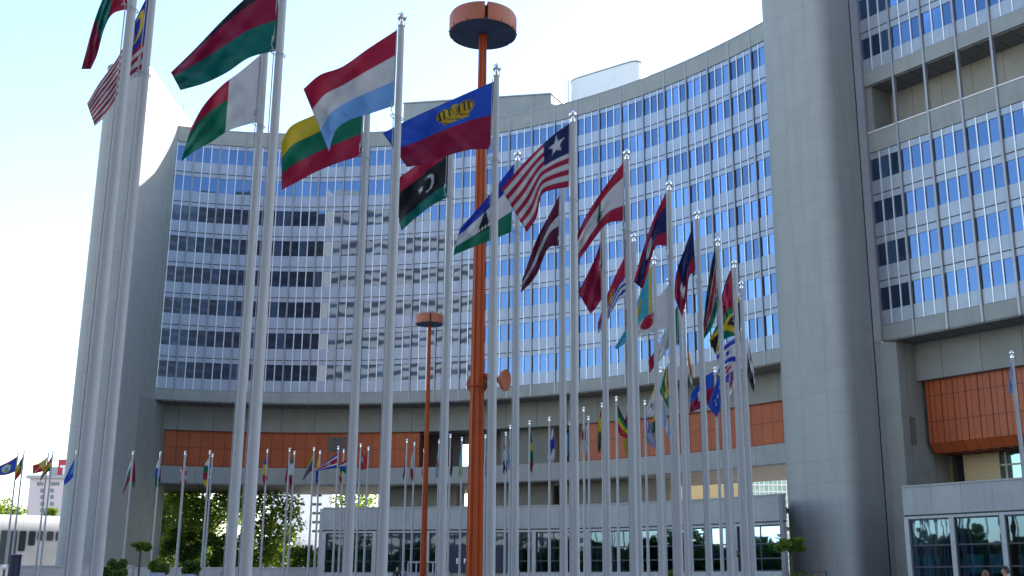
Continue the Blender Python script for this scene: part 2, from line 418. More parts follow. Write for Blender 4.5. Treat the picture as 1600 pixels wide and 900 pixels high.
for i in range(NB + 1):
    s = SA + i * BAY
    post(ARC, s, .16, -.2, .14, ZB - .02, Zt(s) + .12, 'mullion', M['mull'], blk)
    if i < NB:
        for j in (1, 2):
            post(ARC, s + BAY * j / 3, .09, -.2, .06, lev(T_BAND)(s) + .03, lev(T_PAR)(s) - .03, 'glazing_bar', M['bar'], blk)
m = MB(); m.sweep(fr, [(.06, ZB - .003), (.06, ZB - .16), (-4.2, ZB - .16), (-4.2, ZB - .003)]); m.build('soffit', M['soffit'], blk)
frw = ARC.frames(SA + .3, SBend + 4, 1.2)
m = MB(); m.sweep(frw, [(-3., 18.05), (-3., ZB - .165), (-3.6, ZB - .165), (-3.6, 18.05)]); m.build('recessed_wall', M['wall'], blk)
def orange(pxa, pxb, name='orange_cladding'):
    a, b = ARC.s_at_px(pxa, 16, -3.4), ARC.s_at_px(pxb, 16, -3.4)
    mb = MB(); mb.sweep(ARC.frames(a, b, 1.2), [(-3.45, 13.9), (-3.45, 18.04), (-4.4, 18.04), (-4.4, 13.9)]); mb.build(name, M['orange'], blk)
    return a, b
orange(234, 656); orange(908, 1250)
def louvre(pxa, pxb, z0, z1):
    a, b = ARC.s_at_px(pxa, 17, -3.4), ARC.s_at_px(pxb, 17, -3.4); mb = MB()
    for i in range(12):
        z = z0 + (z1 - z0) * i / 12
        mb.sweep(ARC.frames(a, b, 1.), [(-3.34, z), (-3.40, z + (z1 - z0) / 15), (-3.46, z + (z1 - z0) / 15), (-3.46, z)])
    mb.build('louvre', M['soffit'], blk)
louvre(513, 541, 15.9, 17.6); louvre(1008, 1030, 15.5, 17.6)
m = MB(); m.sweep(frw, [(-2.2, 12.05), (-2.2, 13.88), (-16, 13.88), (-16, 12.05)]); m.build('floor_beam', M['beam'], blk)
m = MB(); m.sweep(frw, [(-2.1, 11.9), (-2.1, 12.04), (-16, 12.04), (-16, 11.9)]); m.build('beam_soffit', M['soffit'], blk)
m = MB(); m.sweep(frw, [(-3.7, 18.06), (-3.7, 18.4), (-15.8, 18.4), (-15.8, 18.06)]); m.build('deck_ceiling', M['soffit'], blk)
m = MB(); m.sweep(ARC.frames(SA + .3, SBend, 1.5), [(-.55, lev(.985)), (-.55, lev(.99)), (-15.9, lev(.99)), (-15.9, lev(.985))]); m.build('roof', M['beam'], blk)
m = MB(); m.sweep(ARC.frames(SA + .3, SBend, 1.5), [(-15.5, 18.45), (-15.5, lev(1.)), (-16, lev(1.)), (-16, 18.45)]); m.build('back_wall', M['wall'], blk)
m = MB(); m.sweep(ARC.frames(SA + .3, SBend, 1.5), [(-1.2, 21.05), (-1.2, lev(.98)), (-1.5, lev(.98)), (-1.5, 21.05)]); m.build('inner_partition', M['inside'], blk)
def core(pxa, pxb, z, d0, z0, z1, mat='core', d1=-15., name='core_wall'):
    a, b = ARC.s_at_px(pxa, z, d0), ARC.s_at_px(pxb, z, d0); mb = MB()
    mb.sweep(ARC.frames(a, b, .8), [(d0, z0), (d0, z1), (d1, z1), (d1, z0)]); mb.build(name, M[mat], blk)
core(782, 858, 16, -4.6, 13.9, 18.05); core(652, 721, 16, -7, 13.9, 18.05, 'shadecore', d1=-7.4); core(736, 790, 16, -8, 13.9, 18.05, d1=-8.4); core(714, 742, 17, -7.41, 17.0, 18.05, d1=-7.8); core(858.5, 906, 16, -8, 13.9, 18.05, 'shadecore')
core(214, 238, 10, -4, .6, 11.88, d1=-12); core(606, 708, 10, -5, .6, 11.88, d1=-9); core(708.5, 721, 10, -7, .6, 11.88, d1=-7.4); core(737, 862, 10, -5, .6, 11.88, d1=-5.5); core(862.5, 884, 10, -8.5, .6, 11.88, 'shadecore', d1=-9.5); core(884.5, 1000, 10, -5, .6, 11.88, d1=-10)
# rounded end of the last core
a = ARC.s_at_px(1000, 10, -5); p, n, _ = ARC.frame(a); t = Vector((-n.y, n.x)); t = t if t.x > 0 else -t
cc = p + n * -7.6; m = MB(); pts = []
for i in range(13):
    th = -math.pi / 2 + math.pi * i / 12; q = cc + t * (2.6 * math.cos(th) + .02) + n * (-2.6 * math.sin(th)); pts.append((q.x, q.y))
m.poly_prism(pts, .6, 11.87); m.build('core_wall', M['core'], blk, smooth=True)

# roof structures of the block
ph = thing('plant_room', 'flat grey rooftop plant room standing behind the curved parapet', 'rooftop structure', (-10, 139, 52))
a, b = at(631, 161.5, 137.3), at(861, 148, 134.2); b2 = at(890, 158, 139.5)
m = MB(); m.poly_prism([(a.x, a.y), (b.x, b.y), (b2.x + .2, b2.y), (a.x + 1.5, a.y + 6)], 51.5, (a.z + b.z) / 2); m.build('wall', M['beam'], ph)
m = MB(); z = (a.z + b.z) / 2 + .004; m.poly_prism([(a.x - .1, a.y - .1), (b.x + .1, b.y - .12), (b2.x + .35, b2.y), (a.x + 1.5, a.y + 6.2)], z, z + .16); m.build('roof_edge', M['mull'], ph)
ph2 = thing('plant_room', 'rounded off-white rooftop plant room with sunlit right end on the curved block', 'rooftop structure', (6, 130, 52))
a, b = at(889, 124, 132.), at(1000, 100, 125.8); a.x += 0
def rounded_poly(pts, r, n=7):
    out = []; k = len(pts)
    for i in range(k):
        p = Vector(pts[i]).to_2d() if len(pts[i]) > 2 else Vector(pts[i]); q0 = Vector(pts[i - 1][:2]); q1 = Vector(pts[(i + 1) % k][:2])
        rr = r[i] if isinstance(r, (list, tuple)) else r
        d0 = (q0 - p).normalized(); d1 = (q1 - p).normalized()
        if rr <= 0: out.append((p.x, p.y)); continue
        A = p + d0 * rr; B = p + d1 * rr
        for j in range(n + 1):
            tt = j / n; q = A * (1 - tt) ** 2 + p * 2 * tt * (1 - tt) + B * tt ** 2; out.append((q.x, q.y))
    return out
pl = rounded_poly([(a.x, a.y), (b.x, b.y), (b.x + 2.2, b.y + 6.5), (a.x + 2, a.y + 7)], [1.4, 1.8, 2, 1])
m = MB(); m.poly_prism(pl, 51.5, 62.9); m.build('wall', M['white'], ph2, smooth=True)
cx_ = sum(q[0] for q in pl) / len(pl); cy_ = sum(q[1] for q in pl) / len(pl)
m = MB(); m.poly_prism([(cx_ + (q[0] - cx_) * 1.012, cy_ + (q[1] - cy_) * 1.02) for q in pl], 62.904, 63.05); m.build('roof_edge', M['beam'], ph2)
def aerial(px, y0, y1, Y, side, label):
    b, tp = at(px, y1, Y), at(px, y0, Y)
    o = thing('roof_aerial', label, 'aerial', (b.x, b.y, 52)); m = MB()
    m.tube([(b.x, b.y, 52), (b.x, b.y, tp.z)], .05, 6); m.build('mast', M['cord'], o)
    m = MB()
    for i in range(6):
        z = tp.z - .1 - i * .58; m.tube([(b.x + .15, b.y, z), (b.x + side * .62, b.y, z - .05)], .022, 5)
    m.build('rung', M['cord'], o)
aerial(888, 119, 160, 131.5, -1, 'thin rooftop aerial with short rungs beside the off-white plant room')
aerial(284, 163, 206, 131, -1, 'faint thin roof aerial with rungs near the tall left stair tower')

# ================================================================== left stair tower
lt = thing('stair_tower', 'tall pale rounded stair tower with sunlit top at the left end of the office block', 'tower', (-46, 118, .9))
A = ARC.frame(SA)[0]
pl = rounded_poly([(-48.35, 112.4), (-43.4, 112.0), (-43.75, 119.8), (-43.9, 131), (-48.6, 131)], [1.6, 2.2, 0, 1, 1])
m = MB(); m.poly_prism(pl, .5, 55.6); m.build('wall', M['tower'], lt, smooth=True)
m = MB(); cx_ = sum(q[0] for q in pl) / len(pl); cy_ = sum(q[1] for q in pl) / len(pl)
m.poly_prism([(cx_ + (q[0] - cx_) * 1.012, cy_ + (q[1] - cy_) * 1.012) for q in pl], 55.604, 55.8); m.build('coping', M['mull'], lt)
m = MB(); m.poly_prism([(-43.75, 119.2), (A.x - .05, A.y - .02), (A.x + .15, A.y + 6), (-43.8, 127)], .5, 52.9); m.build('link_wall', M['fascia'], lt)
m = MB(); m.poly_prism([(-43.74, 119.2), (-43.62, 124.4), (-43.62, 129), (-45, 129)], .5, 20.8); m.build('link_pier', M['wall'], lt)

# ================================================================== right wing
W0 = Vector((28.07, 92.73)); WD = (Vector((35.66, 82.94)) - W0).normalized(); WN = Vector((WD.y, -WD.x))
class Line(Curve):
    def __init__(self): self.s = np.array([-40, 120.])
    def frame(self, t): p = W0 + WD * t; return p, WN.copy(), t
    def s_at_px(self, px, z, d=0.):
        return min(np.linspace(-5, 60, 1301), key=lambda t: abs(px_of((W0 + WD * t + WN * d).x, (W0 + WD * t + WN * d).y, z) - px))
WING = Line(); WB = 3.10; NW = 23; SE = NW * WB
wg = thing('office_wing', 'right-hand office wing with a recessed open storey and an orange box slung beneath', 'building', (40, 90, .7))
wf = [WING.frame(0), WING.frame(SE)]
def wbox(name, d0, d1, z0, z1, mat, s0=0., s1=SE, parent=wg):
    mb = MB(); mb.sweep([WING.frame(s0), WING.frame(s1)], [(d0, z0), (d0, z1), (d1, z1), (d1, z0)]); return mb.build(name, M[mat], parent)
cz = lambda z: (lambda s: z)
lower = [22.29, 26.14, 30.02, 33.85, 37.72]; upper = [45.33, 49.22, 53.1, 57.0]
wbox('fascia_band', .08, -.4, ZB, 22.28, 'fasciaw'); wbox('sill_band', .06, -.5, 37.73, 39.55, 'fasciaw'); wbox('fascia_band', .08, -.4, 44.02, 45.32, 'fasciaw'); wbox('parapet', .1, -.5, 57.01, 58.9, 'fasciaw')
wbox('sill_capping', .12, -.6, 39.555, 39.66, 'white')
jm = MB(); wrest = MB()
for L in (lower, upper):
    for z0, z1 in zip(L, L[1:]):
        h = z1 - z0; mb = MB()
        for a, b in ((.01, .33), (.84, .99)):
            mb.sweep(wf, [(0, z0 + a * h), (0, z0 + b * h), (-.3, z0 + b * h), (-.3, z0 + a * h)])
        mb.build('spandrel', M['spandrelw'], wg)
        for i in range(NW):
            wz = (cz(z0 + .325 * h), cz(z0 + .845 * h))
            if i < 10: window_mb(WING, i * WB, WB, *wz).build('window', M['glass'], wg)
            else: window_mb(WING, i * WB, WB, *wz, wrest)
    for z in L: jm.sweep(wf, [(.035, z - .035), (.035, z + .035), (-.2, z + .035), (-.2, z - .035)])
jm.build('floor_joint', M['dark'], wg); wrest.build('window', M['glass'], wg)['kind'] = 'stuff'
for i in range(NW + 1):
    s = min(i * WB, SE)
    post(WING, s + .002, .19, -.2, .18, ZB - .06, 59.1, 'mullion', M['mull'], wg)
    if i < NW:
        for j in (1, 2):
            for L in (lower, upper):
                post(WING, s + WB * j / 3, .09, -.2, .06, L[0] + .03, L[-1] - .04, 'glazing_bar', M['bar'], wg)
wbox('recess_wall', -2.9, -3.3, 39.6, 44.0, 'wallb', .6); wbox('recess_ceiling', -.1, -3.3, 43.9, 44.015, 'soffit', -.1)
wbox('recess_floor', -.52, -3.3, 39.4, 39.53, 'wall', -.1)
wbox('recess_end_wall', -.12, -3.3, 39.535, 43.89, 'wall', -.3, .66); wbox('deck_ceiling', -3.31, -15.5, 17.75, 18.0, 'soffit', .7)
m = MB()
for k in range(19): m.tube([tuple((W0 + WD * (2. + k * 1.1) + WN * -.3).to_3d() + Vector((0, 0, 39.6))), tuple((W0 + WD * (2. + k * 1.1) + WN * -.3).to_3d() + Vector((0, 0, 39.85)))], .02, 5)
a, b = W0 + WD * 2 + WN * -.3, W0 + WD * 22 + WN * -.3; m.tube([(a.x, a.y, 39.85), (b.x, b.y, 39.85)], .03, 6); m.build('rail', M['red'], wg)
wbox('soffit', .05, -4., ZB - .15, ZB - .004, 'soffit'); wbox('recessed_wall', -2.7, -3.3, 17.7, ZB - .155, 'wall', .7)
wbox('roof', -.5, -16, 58.4, 58.7, 'beam'); wbox('back_wall', -15.6, -16, .5, 58.8, 'wall'); wbox('inner_partition', -1.2, -1.5, 21.1, 37.5, 'inside', .3, SE - .3); wbox('inner_partition', -1.2, -1.5, 45.3, 57, 'inside', .3, SE - .3)
wbox('end_wall', -.05, -15.9, .3, 58.5, 'wall', SE - .25, SE - .01)
# end wall next to the tower and its return
m = MB(); q0 = Vector((27.14, 92.45)); q1 = W0 + WD * 1.05 + WN * -.25; q2 = W0 + WD * 1.05 + WN * -9; q3 = Vector((33, 100)); q4 = Vector((27, 98))
m.poly_prism([(q0.x, q0.y), (W0.x - .32, W0.y - .05), (q1.x, q1.y), (q2.x, q2.y), (q3.x, q3.y), (q4.x, q4.y)], .4, 20.83); m.build('end_wall', M['fasciaw'], wg)
m = MB(); m.poly_prism([(q0.x, q0.y), (W0.x - .12, W0.y - .08), (W0.x + .6, W0.y + 1.2), (q4.x, q4.y)], 20.84, 62); m.build('end_wall', M['mull'], wg)
p = W0 + WD * 1.06 + WN * -1.3; q = W0 + WD * 1.06 + WN * -2.
m = MB(); m.poly_prism([(p.x, p.y), (p.x + WD.x * .05, p.y + WD.y * .05), (q.x + WD.x * .05, q.y + WD.y * .05), (q.x, q.y)], 12.3, 14.6); m.build('louvre', M['soffit'], wg)
# orange box with chamfered lower edge
so_ = WING.s_at_px(1449, 15, -3.3)
m = MB(); m.sweep([WING.frame(so_), WING.frame(SE - 1)], [(-3.3, 12.5), (-3.3, 17.69), (-7.5, 17.69), (-7.5, 11.7), (-3.9, 11.7)]); m.build('orange_cladding', M['orangew'], wg)
m = MB()
for k in range(28):
    s = so_ + .32 + k * 1.12
    m.sweep([WING.frame(s - .035), WING.frame(s + .035)], [(-3.24, 12.45), (-3.24, 17.68), (-3.32, 17.68), (-3.32, 12.5)])
    m.sweep([WING.frame(s - .035), WING.frame(s + .035)], [(-3.86, 11.62), (-3.86, 11.72), (-7.5, 11.72), (-7.5, 11.62)])
m.build('panel_rib', plain('dark_orange_rib', (.2, .035, .012), .5), wg)
# lit recess under the orange box
sb = WING.s_at_px(1446, 10, -6.5); 
wbox('recess_back_wall', -6.5, -6.9, .5, 11.68, 'beige', 1.06, WING.s_at_px(1478, 10, -6.5))
sc_ = WING.s_at_px(1507, 10, -6.5); sd = WING.s_at_px(1563, 10, -6.5)
wbox('doorway', -7.6, -8., .5, 11.68, 'inside', WING.s_at_px(1470, 10, -6.5), sc_ + 1)
wbox('recess_back_wall', -6.5, -6.9, .5, 11.68, 'beige', sc_, sd)
wbox('recess_glazing', -6.7, -6.75, .5, 11.68, 'gridglass', sd, SE - 1)
yf = plain('cream_window_frame', (.62, .56, .38), .5)
m = MB()
for k in range(9):
    s = sd + .5 + k * 2.2; m.sweep([WING.frame(s - .07), WING.frame(s + .07)], [(-6.6, .5), (-6.6, 11.68), (-6.74, 11.68), (-6.74, .5)])
for z in (4.2, 7.4, 10.6): m.sweep([WING.frame(sd), WING.frame(SE - 1)], [(-6.62, z - .07), (-6.62, z + .07), (-6.74, z + .07), (-6.74, z - .07)])
m.build('window_frame', yf, wg)
wbox('deck_floor', -.6, -9, .4, .6, 'wall', .5)

# ================================================================== right stair tower
rt = thing('stair_tower', 'tall plain grey stair tower with rounded front corner between block and wing', 'tower', (22, 88, .6))
pl = rounded_poly([(21.6, 103), (19.74, 94.8), (23.7, 89.18), (27.12, 92.43), (27.9, 97)], [0, 1.8, 1.6, .06, 0], 9)
m = MB(); m.poly_prism(pl, .4, 62); m.build('wall', M['tower'], rt, smooth=True)
m = MB(); cx_ = sum(q[0] for q in pl) / len(pl); cy_ = sum(q[1] for q in pl) / len(pl)
m.poly_prism([(cx_ + (q[0] - cx_) * 1.012, cy_ + (q[1] - cy_) * 1.012) for q in pl], 62.004, 62.2); m.build('coping', M['mull'], rt)
m = MB(); m.box((27.17, 92.49, 31), (.10, .10, 61)); m.build('movement_joint', M['dark'], rt)

# ================================================================== glazed pavilion in front
pv_px = [(505, 793), (650, 792.5), (800, 790), (1000, 785), (1120, 778.5), (1222, 771)]
PAV = Curve(*curve_from([atZ(x, y, 8.1) for x, y in pv_px], deg=3, ext1=.0))
PL = PAV.s[-1]
pv = thing('entrance_pavilion', 'low curved entrance pavilion with pale parapet and wide dark windows', 'building', (0, 104, .8))
WP0 = Vector((25.45, 82.35)); WPD = (Vector((31.3, 75.)) - WP0).normalized()
class PLine(Curve):
    def __init__(self): self.s = np.array([0, 60.])
    def frame(self, t): return WP0 + WPD * t, Vector((WPD.y, -WPD.x)), t
PAV2 = PLine()
pv2 = thing('entrance_pavilion', 'low glazed ground-floor front with pale parapet and teal curtains right of the grey stair tower', 'building', (30, 80, .6))
def pavilion(cv, L, par, bay, zg, npan, Lr):
    fs = cv.frames(0, L, 1.5)
    def sw(name, prof, mat): mb = MB(); mb.sweep(fs, prof); return mb.build(name, M[mat], par)
    sw('parapet', [(0, 6.05), (0, 8.0), (-.4, 8.0), (-.4, 6.05)], 'pav'); sw('coping', [(.07, 8.003), (.07, 8.12), (-.5, 8.12), (-.5, 8.003)], 'pav')
    sw('drip_line', [(-.06, 5.93), (-.06, 6.046), (-.4, 6.046), (-.4, 5.93)], 'dframe')
    sw('head_frame', [(-.02, 5.76), (-.02, 5.926), (-.3, 5.926), (-.3, 5.76)], 'frame')
    sw('sill_wall', [(0.02, .3), (.02, zg), (-.4, zg), (-.4, .3)], 'frame')
    fs = cv.frames(0, Lr, 1.5)
    sw('roof', [(-.42, 7.3), (-.42, 7.5), (-11., 7.5), (-11., 7.3)], 'beam')
    sw('interior', [(-4.5, .3), (-4.5, 5.9), (-4.7, 5.9), (-4.7, .3)], 'inside')
    sw('ceiling', [(-.4, 5.78), (-.4, 5.9), (-11., 5.9), (-11., 5.78)], 'inside')
    nb = max(1, round(L / bay)); bw = L / nb
    for i in range(nb + 1):
        s = min(max(i * bw, .18), L - .18)
        post(cv, s, .36, -.35, .03, zg + .002, 5.757, 'pier', M['frame'], par)
    for i in range(nb):
        a, b = i * bw + .18, (i + 1) * bw - .18
        w_ = MB(); ff = [cv.frame(a), cv.frame(b)]
        (p0, n0, _), (p1, n1, _) = ff; d = -.2
        w_.quad([(p0.x + n0.x * d, p0.y + n0.y * d, zg), (p1.x + n1.x * d, p1.y + n1.y * d, zg), (p1.x + n1.x * d, p1.y + n1.y * d, 5.76), (p0.x + n0.x * d, p0.y + n0.y * d, 5.76)])
        wo_ = w_.build('window', M['pglass'], par)
        f_ = MB(); h = 5.76 - zg
        for z in (zg + .06, zg + h * .28, zg + h * .60, 5.70): f_.sweep(ff, [(-.12, z - .055), (-.12, z + .055), (-.19, z + .055), (-.19, z - .055)])
        for j in range(npan + 1):
            s = a + .05 + (b - a - .1) * j / npan; f_.sweep([cv.frame(s - .05), cv.frame(s + .05)], [(-.115, zg), (-.115, 5.757), (-.19, 5.757), (-.19, zg)])
        f_.build('frame', M['dframe'], wo_)
pavilion(PAV, PL, pv, 4.75, 2.2, 2, PL - 7)
pavilion(PAV2, 34, pv2, 3.72, 1.15, 1, 34)
p, n, _ = PAV.frame(PL)
m = MB(); m.poly_prism([(p.x - .3, p.y - .05), (p.x, p.y + .02), (19.4, 94.9), (19.05, 95.1)], .3, 7.98); m.build('end_wall', M['pav'], pv)
pa_, na_, _ = PAV.frame(PL - 7); tri_ = [(pa_.x - na_.x * .42, pa_.y - na_.y * .42), (p.x - .1, p.y + .1), (19.4, 94.5), (pa_.x - na_.x * 11, pa_.y - na_.y * 11)]
m = MB(); m.poly_prism(tri_, 7.3, 7.5); m.poly_prism(tri_, 5.78, 5.9); m.build('roof', M['beam'], pv)
m = MB(); qa, qb = pa_ - na_ * 4.5, Vector((18.95, 92.2)); m.poly_prism([(qa.x, qa.y), (qb.x, qb.y), (qb.x, qb.y + .2), (qa.x, qa.y + .2)], .3, 5.77); m.build('interior', M['inside'], pv)
# end wall of the pavilion at its left end, curtains in the right part
p, n, _ = PAV.frame(0.); tt = Vector((-n.y, n.x)); tt = tt if tt.x > 0 else -tt
m = MB(); q = [p + n * .015 - tt * .3, p + n * .015 + tt * .02, p - n * 11 + tt * .02, p - n * 11 - tt * .3]
m.poly_prism([(k.x, k.y) for k in q], .3, 7.99); m.build('end_wall', M['pav'], pv)
for i in range(8):
    s0 = i * 3.78
    for a, b in ((.35, 1.05), (1.2, 1.9)) if i == 0 else ((.5, 1.7), (2.2, 3.3)):
        mb = MB(); fs = []
        for k in range(25):
            s = s0 + a + (b - a) * k / 24; P, nn, _ = PAV2.frame(s); fs.append((P + nn * (-.7 + .05 * math.sin(k * 1.5)), nn, s))
        mb.sweep(fs, [(0, 2.0), (0, 3.25), (-.02, 3.25), (-.02, 2.0)]); mb.build('curtain', M['curtain'], pv2, smooth=True)
# blinds in the left pavilion bays, doors and the dark banner
for pa, pb in ((515, 541), (545, 590), (610, 628)):
    a, b = PAV.s_at_px(pa, 4, -.8), PAV.s_at_px(pb, 4, -.8); mb = MB()
    mb.sweep(PAV.frames(a, b, .5), [(-.9, 2.3), (-.9, 4.6), (-.95, 4.6), (-.95, 2.3)]); mb.build('blind', M['curtain'], pv)
a, b = PAV.s_at_px(638, 3, .3), PAV.s_at_px(702, 3, .3)
m = MB(); m.sweep(PAV.frames(a, b, 2), [(.25, 3.05), (.25, 3.17), (.1, 3.17), (.1, 3.05)])
for k in range(6):
    s = a + (b - a) * k / 5; m.sweep([PAV.frame(s - .06), PAV.frame(s + .06)], [(.25, .5), (.25, 3.04), (.1, 3.04), (.1, .5)])
m.build('door_frame', M['frame'], pv)
bn = thing('banner', 'dark banner with white letters hung before the pavilion windows behind the tall orange mast', 'banner', tuple(PAV.frame(PAV.s_at_px(745, 3, .5))[0]) + (2,))
a, b = PAV.s_at_px(701, 3, .5), PAV.s_at_px(795, 3, .5)
m = MB(); m.sweep(PAV.frames(a, b, 1), [(.5, 2.25), (.5, 4.55), (.44, 4.55), (.44, 2.25)]); m.build('cloth', M['navy'], bn)
def letter(ch, px):
    s = PAV.s_at_px(px, 3, .5); P, nn, _ = PAV.frame(s); tt = Vector((-nn.y, nn.x)); tt = tt if tt.x > 0 else -tt
    cu = bpy.data.curves.new('letter', 'FONT'); cu.body = ch; cu.size = .62; cu.extrude = .01; cu.align_x = 'CENTER'; cu.offset = .02
    o = bpy.data.objects.new('letter', cu); C.collection.objects.link(o)
    dg = bpy.context.evaluated_depsgraph_get(); me = bpy.data.meshes.new_from_object(o.evaluated_get(dg)); bpy.data.objects.remove(o)
    me.name = 'letter'; ob = bpy.data.objects.new('letter', me); C.collection.objects.link(ob); me.materials.clear(); me.materials.append(M['white'])
    Q = P + nn * .53; ob.location = (Q.x - bn['_o'][0], Q.y - bn['_o'][1], 3.0 - bn['_o'][2]); ob.rotation_euler = (math.pi / 2, 0, math.atan2(tt.y, tt.x)); ob.parent = bn
letter('E', 715); letter('N', 728.5)

# ================================================================== background buildings
def far_window(parent, cx, cy, cz, w_, h_, rot=0., mat='winglass'):
    mb = MB(); mb.box((cx, cy, cz), (w_, .12, h_), rot, rnd=rng.random() * .7); mb.build('window', M[mat], parent)
# long white halt building with a rounded roof, receding to the right behind everything
hb = thing('station_hall', 'long white station hall with rounded roof edge and dark rounded windows at far left', 'building', (-60, 150, .9))
h0 = at(-60, 797, 140); h1 = at(330, 822, 158); HD = Vector((h1.x - h0.x, h1.y - h0.y)); HL = HD.length; HD.normalize(); HN = Vector((HD.y, -HD.x))
hz = 9.5
hf = lambda t: (Vector((h0.x, h0.y)) + HD * t, HN, t)
prof = [(0, .5), (0, hz - 2)] + [(-2 + 2 * math.cos(k * math.pi / 16), hz - 2 + 2 * math.sin(k * math.pi / 16)) for k in range(1, 9)] + [(-9, hz), (-9, .5)]
m = MB(); m.sweep([hf(HL * i / 30) for i in range(31)], prof); m.build('wall', panelled('white_station_panels', (.55, .54, .53), 2.4, 0, .03, (.3, .3, .3), streak=.15, panelvar=.03), hb, smooth=True)
def hall_t(px): return min(np.linspace(0, HL, 400), key=lambda t: abs(px_of(hf(t)[0].x, hf(t)[0].y, 6.5) - px))
for k in range(26):
    px = 7 + 14.1 * k if k else 6
    t = hall_t(px); zlow = 3.4 if k < 2 else 5.0 if k == 2 else 5.7 if k == 3 else 6.35
    if t > HL - 1: break
    p, n, _ = hf(t); z0, z1 = zlow, 7.45
    mb = MB(); q = rounded_poly([(-.40, z0), (.40, z0), (.40, z1), (-.40, z1)], .22, 4)
    mb.quad([(p.x + HD.x * a + n.x * .02, p.y + HD.y * a + n.y * .02, z) for a, z in q], [(0, 0)] * len(q), rnd=rng.random() * .6)
    fo = mb.build('window', M['winglass'], hb)
    mb = MB(); q2 = rounded_poly([(-.48, z0 - .09), (.48, z0 - .09), (.48, z1 + .09), (-.48, z1 + .09)], .26, 4)
    k = len(q); V = [(p.x + HD.x * a + n.x * dd, p.y + HD.y * a + n.y * dd, z) for dd in (.06,) for a, z in q + q2]
    mb.mesh(V, [(j, (j + 1) % k, k + (j + 1) % k, k + j) for j in range(k)]); mb.build('frame', M['frame'], fo)
# pale pink hotel
ht = thing('hotel_building', 'pale pink multi-storey hotel with small windows and a red sign on its roof', 'building', (-118, 262, 0))
a, b = at(47, 748, 262), at(100, 748, 262)
m = MB(); m.box(((a.x + b.x) / 2 + 3, 268, a.z / 2), (b.x - a.x + 6, 12, a.z)); m.build('wall', M['pink'], ht)
m = MB(); m.box(((a.x + b.x) / 2 + 3, 268, a.z + .4), (b.x - a.x + 7.4, 13.2, .75)); m.build('roof_edge', M['mull'], ht)
r0 = at(79, 741, 266); m = MB(); m.box((r0.x + 5, 268, a.z + 1.9), (10, 6, 2.2)); m.build('roof_house', M['mull'], ht)
for px in (59, 62.5, 66, 80.5, 84, 87.5, 91):
    P = at(px, 756, 261.9); far_window(ht, P.x, 261.95, P.z, .36, .75)
for y in (766.5, 776.5, 787, 797):
    for px in (64.5, 67.5, 79.5, 82):
        P = at(px, y, 261.9); far_window(ht, P.x, 261.95, P.z, .36, .85)
P = at(98.8, 731, 264); m = MB(); m.box((P.x, 264, P.z), (2.3, .4, 3.9)); sg = m.build('roof_sign', M['red'], ht)
m = MB(); m.box((P.x + .2, 263.75, P.z + .3), (1.7, .08, .55)); m.box((P.x + .3, 263.75, P.z - .85), (.5, .08, 1.6)); m.build('cross', M['white'], sg)
m = MB()
for dx in (-.7, .7): m.tube([(P.x + dx, 264.2, a.z), (P.x + dx, 264.2, P.z - 1.9)], .09, 5)
m.build('sign_post', M['mull'], ht)
# white tower block behind the trees
wb = thing('apartment_block', 'white sunlit block with paired dark slit windows seen under the office block', 'building', (-60, 215, 0))
a, b = at(425, 740, 210), at(520, 740, 210)
m = MB(); m.box(((a.x + b.x) / 2, 218, 12.), (b.x - a.x, 16, 24)); m.build('wall', M['white'], wb)
for k in range(9):
    for px in (491, 499.5):
        P = at(px, 774 + k * 14, 209.9); far_window(wb, P.x, 209.95, P.z, .72, .42)
lb = thing('link_building', 'low white cantilevered hall with a rounded underside behind the trees', 'building', (-56, 190, 0))
a, b = at(404, 838, 185), at(446, 838, 185)
m = MB(); pr = [(a.x - 4, 1.2), (b.x - 2.2, 1.2)] + [(b.x - 2.2 + 2.2 * math.sin(k * math.pi / 12), 3.4 - 2.2 * math.cos(k * math.pi / 12)) for k in range(1, 7)] + [(b.x, a.z), (a.x - 4, a.z)]
n_ = len(pr); V = [(x, 185, z) for x, z in pr] + [(x, 197, z) for x, z in pr]
m.mesh(V, [tuple(range(n_)), tuple(reversed(range(n_, 2 * n_)))] + [(i, (i + 1) % n_, n_ + (i + 1) % n_, n_ + i) for i in range(n_)]); m.build('wall', M['white'], lb)
lb2 = thing('annex_building', 'low white annex with a row of small brown arched windows beside the pavilion', 'building', (-48, 190, 0))
a, b = at(450, 834, 192), at(520, 834, 192)
m = MB(); m.box(((a.x + b.x) / 2, 198, a.z / 2), (b.x - a.x, 11, a.z)); m.build('wall', panelled('white_annex_panels', (.78, .77, .76), 1.9, 2.6, .03, (.35, .35, .35)), lb2)
for k in range(5):
    P = at(468.5 + k * 4.6, 856, 191.9); mb = MB(); q = rounded_poly([(-.18, -.5), (.18, -.5), (.18, .5), (-.18, .5)], .15, 3)
    mb.quad([(P.x + x, 191.96, P.z + z) for x, z in q], [(0, 0)] * len(q), rnd=.1); mb.build('window', M['bark'], lb2)
# seen under the right half of the block
bb = thing('rear_building', 'warm beige rear building seen through the gap under the office block', 'building', (20, 146, 0))
a, b = at(1040, 742, 142), at(1146, 742, 142)
m = MB(); m.poly_prism([(a.x, 144.5), (b.x, 139), (b.x + 2, 150), (a.x, 152)], .5, 16); m.build('wall', M['beige'], bb)
ob = thing('orange_kiosk', 'small orange and white wall piece glimpsed behind the rounded core', 'building', (14, 160, 0))
a, b = at(1024, 756, 158), at(1046, 756, 158); z1 = at(1024, 774, 158).z
m = MB(); m.box(((a.x + b.x) / 2, 159, (a.z + z1) / 2), (b.x - a.x, 1, a.z - z1)); m.build('panel', M['orange'], ob)
m = MB(); m.box(((a.x + b.x) / 2, 159, z1 / 2 - .01), (b.x - a.x, 1.1, z1 - .02)); m.build('base', M['white'], ob)
gb = thing('glass_building', 'far glass building with a white window grid left of the grey stair tower', 'building', (42, 190, 0))
